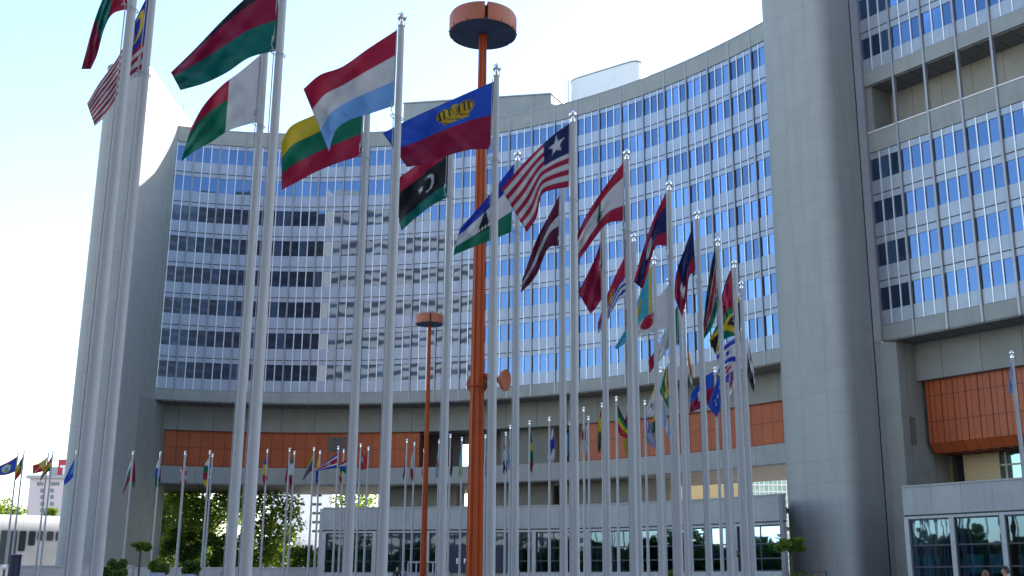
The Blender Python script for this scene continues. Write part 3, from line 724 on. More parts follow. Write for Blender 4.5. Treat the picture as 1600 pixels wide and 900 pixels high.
a, b = at(1150, 735, 186), at(1290, 735, 186); W_ = b.x - a.x
m = MB()
nc, nr = 20, 20; hgt = 22.
for i in range(nc):
    for j in range(nr):
        x0, x1, z0, z1 = a.x + W_ * i / nc, a.x + W_ * (i + 1) / nc, hgt * j / nr, hgt * (j + 1) / nr
        m.quad([(x0, 186, z0), (x1, 186, z0), (x1, 186, z1), (x0, 186, z1)], rnd=rng.random())
m.build('curtain_wall', M['gridglass'], gb)
m = MB()
for i in range(nc + 1): m.box((a.x + W_ * i / nc, 185.9, hgt / 2), (.16, .16, hgt))
for j in range(nr + 1): m.box((a.x + W_ / 2, 185.84, hgt * j / nr), (W_, .16, .2))
m.build('frame_grid', M['white'], gb)
m = MB(); m.box((a.x + W_ / 2, 192, hgt / 2), (W_, 11.6, hgt - .1)); m.build('wall', M['white'], gb)

# ================================================================== behind the camera: what the facade glass mirrors
class Rev(Curve):
    def __init__(s, c): s.c = c; s.s = c.s
    def frame(s, t): p, n, q = s.c.frame(t); return p, -n, q
def opposite(label, x0, x1, yf, h, wall, glass, gh):
    rb = thing('office_tower', label, 'building', ((x0 + x1) / 2, yf((x0 + x1) / 2), 0))
    oc = Rev(Curve(*curve_from([Vector((x, yf(x), 0)) for x in np.linspace(x0, x1, 12)], deg=2))); fo = oc.frames(0, oc.s[-1], 3)
    m = MB(); m.sweep(fo, [(0, 0), (0, h), (-14, h), (-14, 0)]); m.build('wall', M[wall], rb)
    for k in range(int((h - 4) / 3.6)):
        mb = MB(); mb.sweep(fo, [(.05, 3 + k * 3.6), (.05, 3 + gh + k * 3.6), (-.05, 3 + gh + k * 3.6), (-.05, 3 + k * 3.6)]); mb.build('window_band', M[glass], rb)
opposite('tall glazed office tower coloured dark for shade, across the plaza behind the viewer', -74, 105, lambda x: -112 - .002 * (x - 30) ** 2, 128, 'oppd', 'dark', 2.6)
opposite('tall pale office tower across the plaza behind the viewer', -210, -76, lambda x: -124 + .0015 * (x + 120) ** 2, 136, 'oppw', 'oppg', 1.5)
# ================================================================== flagpoles
def pole_mesh(h):
    mb = MB()
    mb.lathe([(.0, 0), (.14, 0), (.14, .05), (.088, .06), (.085, 1.), (.052, h - .22), (.0, h - .22)], (0, 0, 0), 14); return mb
POLES = {}
def make_pole(key, loc, htop, label):
    o = thing('flagpole', label, 'flagpole', loc, 'white flagpoles ringing the plaza')
    h = htop - loc[2]
    far = loc[1] > 45
    mb = MB(); z = loc[2]
    mb.lathe([(.0, z), (.15, z), (.15, z + .05), (.08, z + .06), (.078, z + 1.), (.047, htop - .24), (.0, htop - .24)], (loc[0], loc[1], 0), 8 if far else 16)
    mb.build('shaft', M['pole'], o, smooth=True)
    mb = MB()
    mb.lathe([(.0, htop - .245), (.056, htop - .245), (.056, htop - .19), (.03, htop - .17), (.03, htop - .155), (.06, htop - .14), (.078, htop - .105), (.075, htop - .075), (.05, htop - .045), (.02, htop - .03), (.012, htop - .01), (0, htop)], (loc[0], loc[1], 0), 8 if far else 14)
    mb.build('finial', M['steel'], o, smooth=True)
    if not far:
        mb = MB(); x, y = loc[0] - .075, loc[1] - .02
        mb.tube([(x + .01, y, htop - .3), (x - .005, y, htop - 1.5), (x - .03, y, htop - 1.62), (x + .005, y, htop - 1.72), (x - .005, y, z + 1.2)], .007, 5)
        mb.tube([(x - .012, y, htop - 1.50), (x - .02, y, htop - 1.58)], .018, 6)
        mb.build('halyard', M['cord'], o)
        mb = MB(); pts = []
        for i in range(17):
            a = 2 * math.pi * i / 16; pts.append((loc[0] - .02 + .095 * math.cos(a), loc[1] + .095 * math.sin(a), htop - 1.74 - .03 * math.cos(a)))
        mb.tube(pts, .007, 5); mb.build('halyard_ring', M['cord'], o)
    POLES[key] = o
    return o
# ------------------------------------------------------------------ cloth patterns (colour as a function of u along the fly, v downwards)
K = dict(red=(.42, .012, .05), scar=(.55, .04, .03), crim=(.30, .008, .05), maroon=(.13, .012, .04), green=(.0, .17, .09), dgreen=(.005, .10, .05), teal=(.0, .16, .13),
         blue=(.02, .09, .52), royal=(.012, .04, .40), navy=(.012, .02, .11), lblue=(.20, .44, .80), sky=(.08, .36, .66), aqua=(.05, .40, .52), white=(.68, .68, .68),
         black=(.012, .012, .016), gold=(.55, .36, .02), yellow=(.66, .48, .02), orange=(.60, .20, .02), grey=(.3, .3, .32), lgreen=(.28, .52, .16))
def hb_(*cols, w=None):
    n = len(cols); w = w or [1] * n; e = np.cumsum(w) / sum(w)
    def f(u, v): return K[cols[min(int(np.searchsorted(e, min(v, .9999), side='right')), n - 1)]]
    return f
def vb_(*cols, w=None):
    n = len(cols); w = w or [1] * n; e = np.cumsum(w) / sum(w)
    return lambda u, v: K[cols[min(int(np.searchsorted(e, min(u, .9999), side='right')), n - 1)]]
def disc(base, cu, cv, r, col, asp=1.5):
    return lambda u, v: K[col] if ((u - cu) * asp) ** 2 + (v - cv) ** 2 < r * r else base(u, v)
def rect(base, u0, u1, v0, v1, fn):
    fn = fn if callable(fn) else (lambda c: (lambda u, v: K[c]))(fn)
    return lambda u, v: fn((u - u0) / (u1 - u0), (v - v0) / (v1 - v0)) if u0 <= u < u1 and v0 <= v < v1 else base(u, v)
def star(base, cu, cv, r, col, n=5, asp=1.5, inner=.42, rot=0.):
    def f(u, v):
        x, y = (u - cu) * asp, (v - cv); d = math.hypot(x, y)
        if d > r: return base(u, v)
        a = (math.atan2(x, -y) + rot) % (2 * math.pi / n); a = min(a, 2 * math.pi / n - a); A = math.pi / n
        # star edge between tip (r at angle 0) and notch (inner*r at angle A)
        xi, yi = inner * r * math.cos(A), inner * r * math.sin(A)
        px_, py_ = d * math.cos(a), d * math.sin(a)
        cr = (xi - r) * py_ - yi * (px_ - r)
        return K[col] if cr > 0 else base(u, v)
    return f
def crescent(base, cu, cv, r, col, off=.35, asp=1.5):
    def f(u, v):
        x, y = (u - cu) * asp, v - cv
        return K[col] if x * x + y * y < r * r and (x - off * r) ** 2 + y * y > (.82 * r) ** 2 else base(u, v)
    return f
def cross(base, cu, cv, wu, wv, col, wcol=None, ww=.0):
    def f(u, v):
        a, b = abs(u - cu), abs(v - cv)
        if a < wu or b < wv: return K[col]
        if wcol and (a < wu + ww / 1.5 or b < wv + ww): return K[wcol]
        return base(u, v)
    return f
def tri(base, w_, col):
    return lambda u, v: K[col] if u < w_ * (1 - abs(2 * v - 1)) else base(u, v)
def solid(c): return lambda u, v: K[c]
def crown(base):
    def f(u, v):
        x, y = (u - .36) / .17, (v - .25) / .16
        if abs(x) < 1.08 and -.95 < y < 1:
            if y > .25 and abs(x) < .82 - .1 * (y - .25): 
                if .55 < y < .62: return K['black']
                return K['gold'] if (int((x + 2) * 7) + int(y * 9)) % 5 else K['black']
            for c in (-.55, .55):
                d = ((x - c) / .5) ** 2 + ((y + .1) / .72) ** 2
                if d < 1: return K['gold'] if (d < .72 and int((x - c + 3) * 11) % 3) or d > .86 else K['black']
            if abs(x) < .09 and y > -.95: return K['gold']
            if abs(x) < .16 and -.85 < y < -.6: return K['gold']
        return base(u, v)
    return f
def cedar(base):
    def f(u, v):
        x, y = (u - .46) / .10, (v - .5) / .25
        if -1 < y < 1:
            k = (y + 1) * 2.5 % 1
            if abs(x) < (.18 + .75 * (y + 1) / 2) * (.35 + .65 * k) and y < .75: return K['dgreen']
            if abs(x) < .16: return K['dgreen']
        return base(u, v)
    return f
def hat(base):
    def f(u, v):
        x, y = (u - .52) / .13, (v - .52) / .21
        if -1 < y < 1 and abs(x) < .12 + .85 * (y + 1) / 2:
            if .55 < y < .8 and int((x + 3) * 5) % 2: return K['white']
            return K['black']
        if -1.6 < y < -1 and abs(abs(x) - .22 * (y + 1.9)) < .07: return K['black']
        return base(u, v)
    return f
def sunrays(base, cu, cv, r, col='gold', asp=1.5):
    def f(u, v):
        x, y = (u - cu) * asp, v - cv; d = math.hypot(x, y)
        if d < .5 * r: return K[col]
        if .58 * r < d < r and int((math.atan2(y, x) + 4) * 6.4) % 2: return K[col]
        return base(u, v)
    return f
def waves(base, v0, cols):
    def f(u, v):
        if v < v0: return base(u, v)
        k = (v - v0) / (1 - v0) * 6 + .35 * math.sin(u * 12)
        return K[cols[int(k) % 2]]
    return f
def saltire(ca, cb, cx_, w_=.09):
    def f(u, v):
        a = min(abs(v - u), abs(v - (1 - u)))
        if a < w_: return K[cx_]
        return K[ca] if (v < u) == (v < 1 - u) else K[cb]
    return f
def diag(a, b, c, w_=.13, m=None):
    return lambda u, v: K[c] if abs(v - (1 - u)) < w_ else (K[m] if m and abs(v - (1 - u)) < w_ + .06 else (K[a] if v < 1 - u else K[b]))
def arms(base, cu, cv, r, asp=1.5):
    def f(u, v):
        x, y = (u - cu) * asp, v - cv; d = math.hypot(x, y)
        if d > r: return base(u, v)
        if d > .86 * r: return K['lgreen']
        return K['white'] if (abs(x) > .5 * r or y < -.35 * r) else (K['sky'] if y < .2 * r else K['gold'])
    return f
stars_ = lambda base, pts, r, col: __import__('functools').reduce(lambda b, q: star(b, q[0], q[1], r, col), pts, base)
PAT = dict(
    maldives=vb_('red', 'teal', 'crim', w=[.26, .34, .40]),
    malaysia=rect(hb_(*(['red', 'white'] * 7)), 0, .5, 0, .571, star(crescent(solid('royal'), .40, .45, .36, 'yellow'), .62, .62, .30, 'yellow', 9, inner=.55)),
    malawi=hb_('black', 'crim', 'teal', w=[.55, 1, 1]), madagascar=lambda u, v: K['white'] if u < .4 else (K['red'] if v < .46 else K['green']),
    lux=hb_('red', 'white', 'lblue'), lith=hb_('yellow', 'green', 'red'), liecht=crown(hb_('blue', 'crim')),
    libya=star(crescent(hb_('red', 'black', 'teal', w=[1, 2, 1]), .42, .5, .15, 'white'), .56, .5, .07, 'white'),
    liberia=rect(hb_(*(['red', 'white'] * 5 + ['red'])), 0, .36, 0, .455, star(solid('navy'), .5, .5, .36, 'white', asp=1.2)),
    lesotho=hat(hb_('royal', 'white', 'green', w=[3, 4, 3])), lebanon=cedar(hb_('red', 'white', 'red', w=[1, 1.9, 1])),
    latvia=hb_('maroon', 'white', 'maroon', w=[2, 1, 2]), laos=disc(hb_('red', 'navy', 'red', w=[1, 2, 1]), .5, .5, .2, 'white'),
    kyrgyz=sunrays(solid('crim'), .26, .46, .25), kuwait=lambda u, v: K['navy'] if (v < .70 and u < .62) else (K['white'] if (.55 < u < .75 and v > .45 and v < .8) else K['crim']),
    kiribati=sunrays(waves(hb_('red', 'royal', w=[.5, .5]), .5, ('royal', 'white')), .55, .42, .2, 'gold'),
    kenya=hb_('black', 'white', 'red', 'white', 'green', w=[6, .9, 6, .9, 6]), kazakh=sunrays(rect(solid('aqua'), .02, .08, 0, 1, 'yellow'), .45, .48, .3, 'yellow'),
    jordan=tri(hb_('black', 'red', 'green', w=[.2, 1.5, .5]), .5, 'red'), japan=disc(solid('white'), .58, .5, .3, 'red'),
    jamaica=saltire('green', 'black', 'yellow', .10), italy=vb_('green', 'white', 'red'),
    israel=star(hb_('white', 'royal', 'white', 'royal', 'white', w=[1, 1.6, 4.5, 1.6, 1]), .5, .5, .16, 'royal', 6),
    iceland=cross(solid('royal'), .36, .5, .05, .075, 'red', 'white', .07), indonesia=hb_('red', 'white'),
    haiti=rect(hb_('blue', 'crim'), .36, .64, .33, .67, 'white'), honduras=stars_(hb_('blue', 'blue', 'blue'), [(.3, .4), (.3, .62), (.5, .5), (.7, .4), (.7, .62)], .09, 'white'),
    guyana=tri(tri(hb_('green'), .95, 'yellow'), .45, 'red'), egypt=star(vb_('yellow', 'white'), .68, .45, .15, 'black', 4),
    guatemala=vb_('lblue', 'white', 'lblue'), grey_yg=lambda u, v: K['yellow'] if v < .5 - .5 * u else K['dgreen'],
    india=hb_('orange', 'white', 'green', w=[1.6, .7, .7]), iraq=star(hb_('red', 'white', 'black', w=[.3, 1.1, 1.6]), .5, .3, .1, 'green'),
    belize=arms(hb_('red', 'blue', 'red', w=[.09, .82, .09]), .5, .5, .32), benin=lambda u, v: K['green'] if u < .42 else (K['yellow'] if v < .5 else K['scar']),
    bhutan=lambda u, v: K['white'] if abs(v - u) < .05 else (K['yellow'] if v < u else K['orange']) if False else (K['yellow'] if u + v * .6 < .75 else K['scar']),
    bolivia=hb_('red', 'yellow', 'dgreen'), bosnia=tri(solid('blue'), .5, 'sky'), bulgaria=hb_('white', 'green', 'red'), burkina=lambda u, v: K['crim'] if v < .8 else K['green'],
    white_blue_red=hb_('white', 'blue', 'green'), maroonp=solid('maroon'), canada=star(vb_('red', 'white', 'red', w=[1, 2, 1]), .5, .5, .26, 'red', 6), redwhite=lambda u, v: K['red'] if int(v * 5) % 2 == 0 else K['white'],
    car=hb_('white', 'dgreen', 'crim', 'yellow'), caboverde=disc(hb_('blue', 'white', 'blue', w=[5, .8, 2]), .4, .55, .18, 'white'),
    chad=hb_('royal', 'yellow', 'red'), darkred=solid('crim'), italyish=hb_('dgreen', 'white', 'red', w=[.6, 1, 1.2]), comoros=hb_('yellow', 'green', 'blue', 'crim', w=[1, 1, 1, 1]),
    colombia=hb_('yellow', 'royal', 'red', w=[1.4, 1.4, .4]), costarica=disc(hb_('royal', 'white', 'red', 'white', 'royal', w=[.9, 1, 2, 1, 1.2]), .42, .45, .16, 'grey'),
    congo=diag('green', 'red', 'yellow', .16), croatiaish=disc(hb_('red', 'white', 'blue', 'green', w=[1, 1, 1, 1.1]), .3, .4, .12, 'crim'), cuba=hb_('red', 'white', 'blue', w=[1.2, 1, 1.2]),
    china=rect(solid('scar'), .75, 1, 0, .35, 'white'), cyprus=hb_('white', 'white', 'white'), slov=hb_('royal', 'crim', 'white', w=[1.2, 1.5, .4]), czech=tri(hb_('white', 'red', w=[1.6, 1]), .3, 'grey'),
    denmark=hb_('red', 'white', 'red'), drc=diag('sky', 'sky', 'red', .13, 'yellow'), dominica=hb_('dgreen', 'maroon', 'dgreen', w=[1, 1.1, 1]), djibouti=hb_('lblue', 'lgreen', w=[1, 1]),
    dominican=hb_('navy', 'white', 'red', w=[1, .4, 1.6]), ecu_blue=hb_('white', 'royal', w=[1, 1.2]), egyptish=hb_('red', 'white', 'navy', w=[1.2, 1., 1.4]), fiji=hb_('crim', 'sky', 'sky'),
    ethiopia=hb_('dgreen', 'yellow', 'green', 'red', w=[.3, .2, .3, .3]), finland=cross(solid('white'), .35, .45, .12, .13, 'royal'), micronesia=solid('sky'), georgia=star(cross(solid('white'), .5, .5, .07, .1, 'crim'), .25, .25, .1, 'crim', 4),
    georgia2=star(star(star(solid('white'), .4, .3, .14, 'crim', 4), .5, .7, .16, 'crim', 4), .6, .1, .12, 'crim', 4), ghana=hb_('red', 'yellow', 'dgreen', w=[.8, 1, 1.6]), grenada=star(hb_('black', 'green', 'yellow', 'red', w=[.6, 1, 1, 1.4]), .6, .8, .1, 'gold'),
    germany=hb_('crim', 'red', 'gold', w=[.9, .3, 1.6]), greece=rect(hb_(*(['royal', 'white'] * 4 + ['royal'])), 0, .35, 0, .5, cross(solid('royal'), .5, .5, .1, .12, 'white')), unblue=disc(solid('lblue'), .5, .5, .2, 'white'),
)
def resample(pts, n):
    P = np.array(pts, float); k = len(P)
    if k == 2: return P[0] + (P[1] - P[0]) * np.linspace(0, 1, n)[:, None]
    # Catmull-Rom through the points, then equal arc length
    Q = np.vstack([2 * P[0] - P[1], P, 2 * P[-1] - P[-2]]); out = []
    for i in range(k - 1):
        p0, p1, p2, p3 = Q[i:i + 4]
        for t in np.linspace(0, 1, 24, endpoint=False):
            out.append(.5 * (2 * p1 + (p2 - p0) * t + (2 * p0 - 5 * p1 + 4 * p2 - p3) * t * t + (3 * p1 - p0 - 3 * p2 + p3) * t ** 3))
    out.append(P[-1]); out = np.array(out)
    s = np.r_[0, np.cumsum(np.hypot(*np.diff(out, axis=0).T))]; t = np.linspace(0, s[-1], n)
    return np.c_[np.interp(t, s, out[:, 0]), np.interp(t, s, out[:, 1])]
def make_flag(pole, pat, label, top, bot, comp=0., deep=1., amp=None, nu=None, folds=2.2, phase=None, hang=False):
    """top / bot: upper and lower edge of the cloth as seen, hoist first"""
    Y = POLES[pole].location.y; near = Y < 26; mid = Y < 46
    nu = nu or (120 if Y < 18 else 72 if near else 44 if mid else 26); nv = int(nu * .62)
    if hang:
        (hx_, hy_), (fx_, fy_) = bot[0], bot[-1]; ex = hx_ + .62 * (top[-1][0] - hx_); top = [top[0], (top[-1][0] * .8 + top[0][0] * .2, top[0][1] * .62 + top[-1][1] * .38), top[-1]]
        bot = [(hx_, max(hy_, fy_ - 9)), ((hx_ + ex) / 2, fy_ - 2), (ex, fy_)]
        y0_, y1_ = top[0][1], fy_
    T, B = resample(top, nu + 1), resample(bot, nu + 1)
    hoist = 1.25; lp = max(np.hypot(*np.diff(T, axis=0).T).sum(), np.hypot(*np.diff(B, axis=0).T).sum()) * Y / F_PX
    dz = math.sqrt(max(0, 1.75 ** 2 - lp ** 2)) * .45 * deep
    if not mid: dz *= .6
    ph = rng.uniform(0, 6) if phase is None else phase
    A = amp if amp is not None else (.085 if near else .07)
    fn = PAT[pat]; verts, cols = [], []
    hx = T[0]
    o_ = at(T[0][0], T[0][1], Y - .02)
    for i in range(nu + 1):
        u = i / nu
        for j in range(nv + 1):
            v = j / nv; p = T[i] * (1 - v) + B[i] * v
            wv = A * math.sin(2 * math.pi * (folds * u + .45 * v) + ph) * min(1, u * 2.2) + .4 * A * math.sin(2 * math.pi * (1.6 * u - 1.9 * v) + 2 * ph) * min(1, u * 3) + .16 * A * math.sin(2 * math.pi * (5.5 * u + 2.5 * v) + 3 * ph) * min(1, u * 3)
            # creases fanning out of the upper hoist corner
            wv += .22 * A * math.sin(7 * math.atan2(v + .02, u + .05) + ph) * min(1, u * 3) * (1 - u)
            P = at(p[0], p[1], Y - .02 + dz * u + wv); verts.append(P - o_)
            vv = v ** (1 - comp * u) if comp >= 0 else 1 - (1 - v) ** (1 + comp * u)
            c_ = fn(u, min(.999, max(0, (p[1] - y0_) / (y1_ - y0_)))) if hang else fn(u, vv)
            if near and (u > 1 - 1.2 / nu or j == 0 or j == nv): c_ = tuple(.62 * q for q in c_)      # sewn hem; light blocked by the doubled cloth is darkened into its colour
            if near and i == 0: c_ = (.42, .42, .40)                                                  # canvas heading
            cols.append(c_)
    faces = []
    for i in range(nu):
        for j in range(nv):
            a = i * (nv + 1) + j; faces.append((a, a + 1, a + nv + 2, a + nv + 1))
    me = bpy.data.meshes.new('flag'); me.from_pydata(verts, [], faces)
    ca = me.color_attributes.new('cloth', 'FLOAT_COLOR', 'POINT'); ca.data.foreach_set('color', [c for q in cols for c in (q[0], q[1], q[2], 1)])
    me.materials.append(M['cloth']); me.polygons.foreach_set('use_smooth', [True] * len(faces))
    o = bpy.data.objects.new('flag', me); C.collection.objects.link(o); o.location = o_
    tag(o, label, 'flag', 'flags on the poles around the plaza')
    return o
HT = 10.
def near_pole(key, x, y, Y, look):
    p = at(x, y, Y); make_pole(key, (p.x, Y, ground(Y)), HT, look)
def top_pole(key, x, y, look):
    Y = (HT - CAM_H) / Rr(y); near_pole(key, x, y, Y, look)
FLAGS = [  # key, pole px (x, y, distance or None for the visible top), pattern, look of the flag, state, upper edge, lower edge, squeeze
 ('a1', (207, 0, 12.3), 'maldives', 'red and green', 'hanging folded from the leftmost near pole', [(202, -88), (176, -35), (150, 25), (127, 108)], [(199, 14), (176, 22), (163, 45), (152, 85), (142, 108)], 0),
 ('a2', (238, 0, 14.1), 'malaysia', 'red and white striped', 'with a yellow crescent and star on its blue corner', [(236, -18), (212, 30), (185, 88), (155, 130), (136, 162)], [(225, 116), (203, 126), (186, 150), (168, 178), (148, 197)], .15),
 ('a3', (442, 0, 13.5), 'malawi', 'black red and green', 'streaming left from the tall left pole', [(437, -46), (385, -4), (345, 34), (305, 76), (267, 113)], [(433, 79), (390, 90), (355, 113), (320, 130), (282, 141)], .62),
 ('a4', (414, 88, 15.9), 'madagascar', 'white red and green', 'with a wide white band next to its pole', [(409, 84), (375, 112), (346, 134), (318, 165), (298, 200)], [(403, 190), (360, 203), (330, 222), (305, 236), (283, 252)], .5),
 ('a5', (628, 18, None), 'lux', 'red white and pale blue', 'blowing left in three broad stripes', [(621, 46), (575, 76), (535, 104), (500, 117), (474, 139)], [(616, 165), (580, 177), (545, 188), (524, 205), (514, 237)], 0),
 ('a6', (574, 180, 17.25), 'lith', 'yellow green and red', 'partly covered by the pale blue striped flag', [(571, 138), (530, 160), (490, 180), (455, 197), (440, 222)], [(565, 243), (530, 254), (495, 268), (465, 284), (440, 297)], 0),
 ('a7', (776, 98, None), 'liecht', 'blue and red', 'with a golden crown near the pole', [(772, 127), (735, 143), (690, 163), (640, 186), (598, 208)], [(767, 233), (735, 234), (700, 243), (670, 255), (636, 261)], 0),
 ('a8', (703, 310, 19.2), 'libya', 'red black and green', 'with a white crescent and star on its black stripe', [(709, 212), (680, 235), (645, 262), (612, 286)], [(707, 305), (680, 318), (650, 340), (627, 361)], -.2),
 ('a9', (895, 172, None), 'liberia', 'red striped single-star', 'with one white star on a dark blue corner', [(891, 192), (862, 213), (825, 248), (783, 295)], [(890, 292), (862, 297), (846, 306), (838, 340), (823, 363)], 0),
 ('a10', (809, 234, None), 'lesotho', 'blue white and green hat', 'with a black pointed hat in the middle', [(804, 255), (782, 283), (750, 322), (719, 356)], [(799, 362), (775, 372), (742, 385), (708, 399)], 0),
 ('a11', (979, 232, None), 'lebanon', 'red and white cedar tree', 'with a green tree on its white middle', [(975, 252), (948, 288), (920, 330), (902, 366)], [(974, 345), (948, 350), (925, 378), (904, 408)], 0),
 ('a12', (879, 300, 22.4), 'latvia', 'dark maroon and white', 'drooping left in a long tail', [(875, 303), (860, 332), (838, 375), (816, 436)], [(874, 384), (856, 389), (838, 430), (814, 458)], 0),
 ('a13', (1045, 281, None), 'laos', 'red and dark blue', 'folded and hanging, a pale piece showing', [(1041, 299), (1020, 345), (1003, 395), (990, 440)], [(1043, 384), (1024, 386), (1014, 420), (1004, 452)], 0),
 ('a14', (945, 480, 24.3), 'kyrgyz', 'plain crimson', 'with a yellow rayed sun at its edge', [(944, 348), (934, 392), (917, 430), (903, 456)], [(948, 440), (945, 456), (936, 474), (923, 491)], 0),
 ('a15', (1089, 327, None), 'kuwait', 'dark navy and crimson', 'with a small white wedge, hanging to a point', [(1083, 351), (1070, 388), (1057, 425), (1053, 462)], [(1087, 425), (1077, 432), (1073, 465), (1066, 496)], 0),
 ('a16', (990, 363, None), 'kiribati', 'red and wavy blue', 'with yellow sun rays above blue and white waves', [(985, 384), (964, 425), (948, 462), (934, 505)], [(986, 463), (966, 470), (950, 500), (934, 522)], 0),
 ('a17', (1121, 370, None), 'kenya', 'black red and green with white lines', 'hanging in bands beside its pole', [(1117, 386), (1110, 420), (1104, 460), (1099, 505)], [(1121, 462), (1119, 490), (1112, 512), (1100, 530)], 0),
 ('a18', (1022, 399, None), 'kazakh', 'turquoise', 'with a yellow sun, its tip far below left', [(1018, 412), (1003, 450), (985, 500), (960, 543)], [(1019, 489), (1003, 500), (985, 528), (964, 546)], 0),
 ('a19', (1147, 405, None), 'jordan', 'plain red with green edge', 'hanging beside the rightmost tall poles', [(1143, 418), (1134, 440), (1128, 462), (1126, 485)], [(1147, 489), (1140, 492), (1134, 500), (1130, 506)], 0),
 ('a20', (1045, 432, None), 'japan', 'white', 'with part of a big red disc', [(1045, 446), (1025, 468), (1004, 492), (986, 512)], [(1046, 511), (1030, 516), (1008, 523), (990, 530)], 0),
 ('a21', (1158, 438, None), 'jamaica', 'green black and yellow cross', 'twisted low beside the rightmost poles', [(1156, 462), (1140, 480), (1122, 505), (1108, 532)], [(1158, 526), (1142, 526), (1128, 535), (1119, 556)], 0),
 ('b1', (1064, 553, 32.5), 'italy', 'green white and red tricolour', 'drooping behind the white disc flag', [(1060, 474), (1044, 505), (1030, 535), (1013, 565)], [(1061, 538), (1046, 542), (1034, 560), (1015, 583)], 0),
 ('b2', (1070, 553, 34.5), 'india', 'orange and green', 'hanging right of its pole in the dense row', [(1073, 535), (1078, 560), (1082, 585), (1083, 600)], [(1075, 590), (1077, 600), (1080, 606), (1082, 612)], 0),
 ('b3', (1161, 520, 32.9), 'iraq', 'black white and green', 'hanging to a black tip right of the last pole', [(1167, 520), (1172, 548), (1177, 570), (1180, 592)], [(1168, 575), (1170, 590), (1174, 605), (1178, 615)], 0),
 ('b4', (1159, 505, None), 'israel', 'white with blue stripes', 'blowing left across the poles', [(1157, 518), (1143, 528), (1130, 540), (1119, 553)], [(1158, 574), (1144, 568), (1132, 574), (1123, 588)], 0),
 ('b5', (1147, 540, None), 'iceland', 'blue with red and white cross', 'hanging narrow between two poles', [(1143, 548), (1136, 560), (1130, 572)], [(1143, 596), (1138, 597), (1134, 598)], 0),
 ('b6', (1154, 548, None), 'indonesia', 'red over white', 'hanging thin and slanting left', [(1151, 555), (1146, 580), (1140, 603)], [(1152, 598), (1147, 606), (1139, 622)], 0),
 ('b7', (1117, 572, None), 'haiti', 'blue over crimson', 'with a white square in the middle', [(1114, 580), (1098, 592), (1079, 616)], [(1116, 627), (1100, 635), (1078, 646)], 0),
 ('b8', (1136, 567, None), 'honduras', 'bright blue', 'with small white stars, hanging to a point', [(1131, 574), (1119, 598), (1106, 634)], [(1130, 618), (1126, 636), (1120, 653)], 0),
 ('b9', (1046, 557, None), 'guyana', 'green and yellow arrow', 'with a red wedge at its pole', [(1043, 568), (1036, 590), (1031, 612)], [(1046, 616), (1047, 628), (1046, 641)], 0),
 ('b10', (1032, 572, None), 'egypt', 'yellow and white', 'with a dark bird shape in the white', [(1030, 584), (1021, 608), (1010, 640)], [(1031, 632), (1025, 645), (1012, 652)], 0),
 ('b11', (1034, 617, None), 'guatemala', 'pale blue and white', 'hanging right of the yellow and white one', [(1035, 627), (1041, 648), (1049, 680)], [(1036, 662), (1041, 676), (1048, 694)], 0),
 ('b12', (1027, 630, None), 'grey_yg', 'dark green with yellow corner', 'hanging small below the yellow and white one', [(1025, 640), (1022, 650), (1019, 662)], [(1026, 674), (1022, 676), (1019, 678)], 0),
]
for key, (x, y, Y), pat, look, state, top, bot, comp in FLAGS:
    lab = 'white flagpole flying the ' + look + ' flag'
    if Y is None: top_pole(key, x, y, lab)
    else: near_pole(key, x, y, Y, lab)
    make_flag(key, pat, look + ' flag ' + state, top, bot, comp)
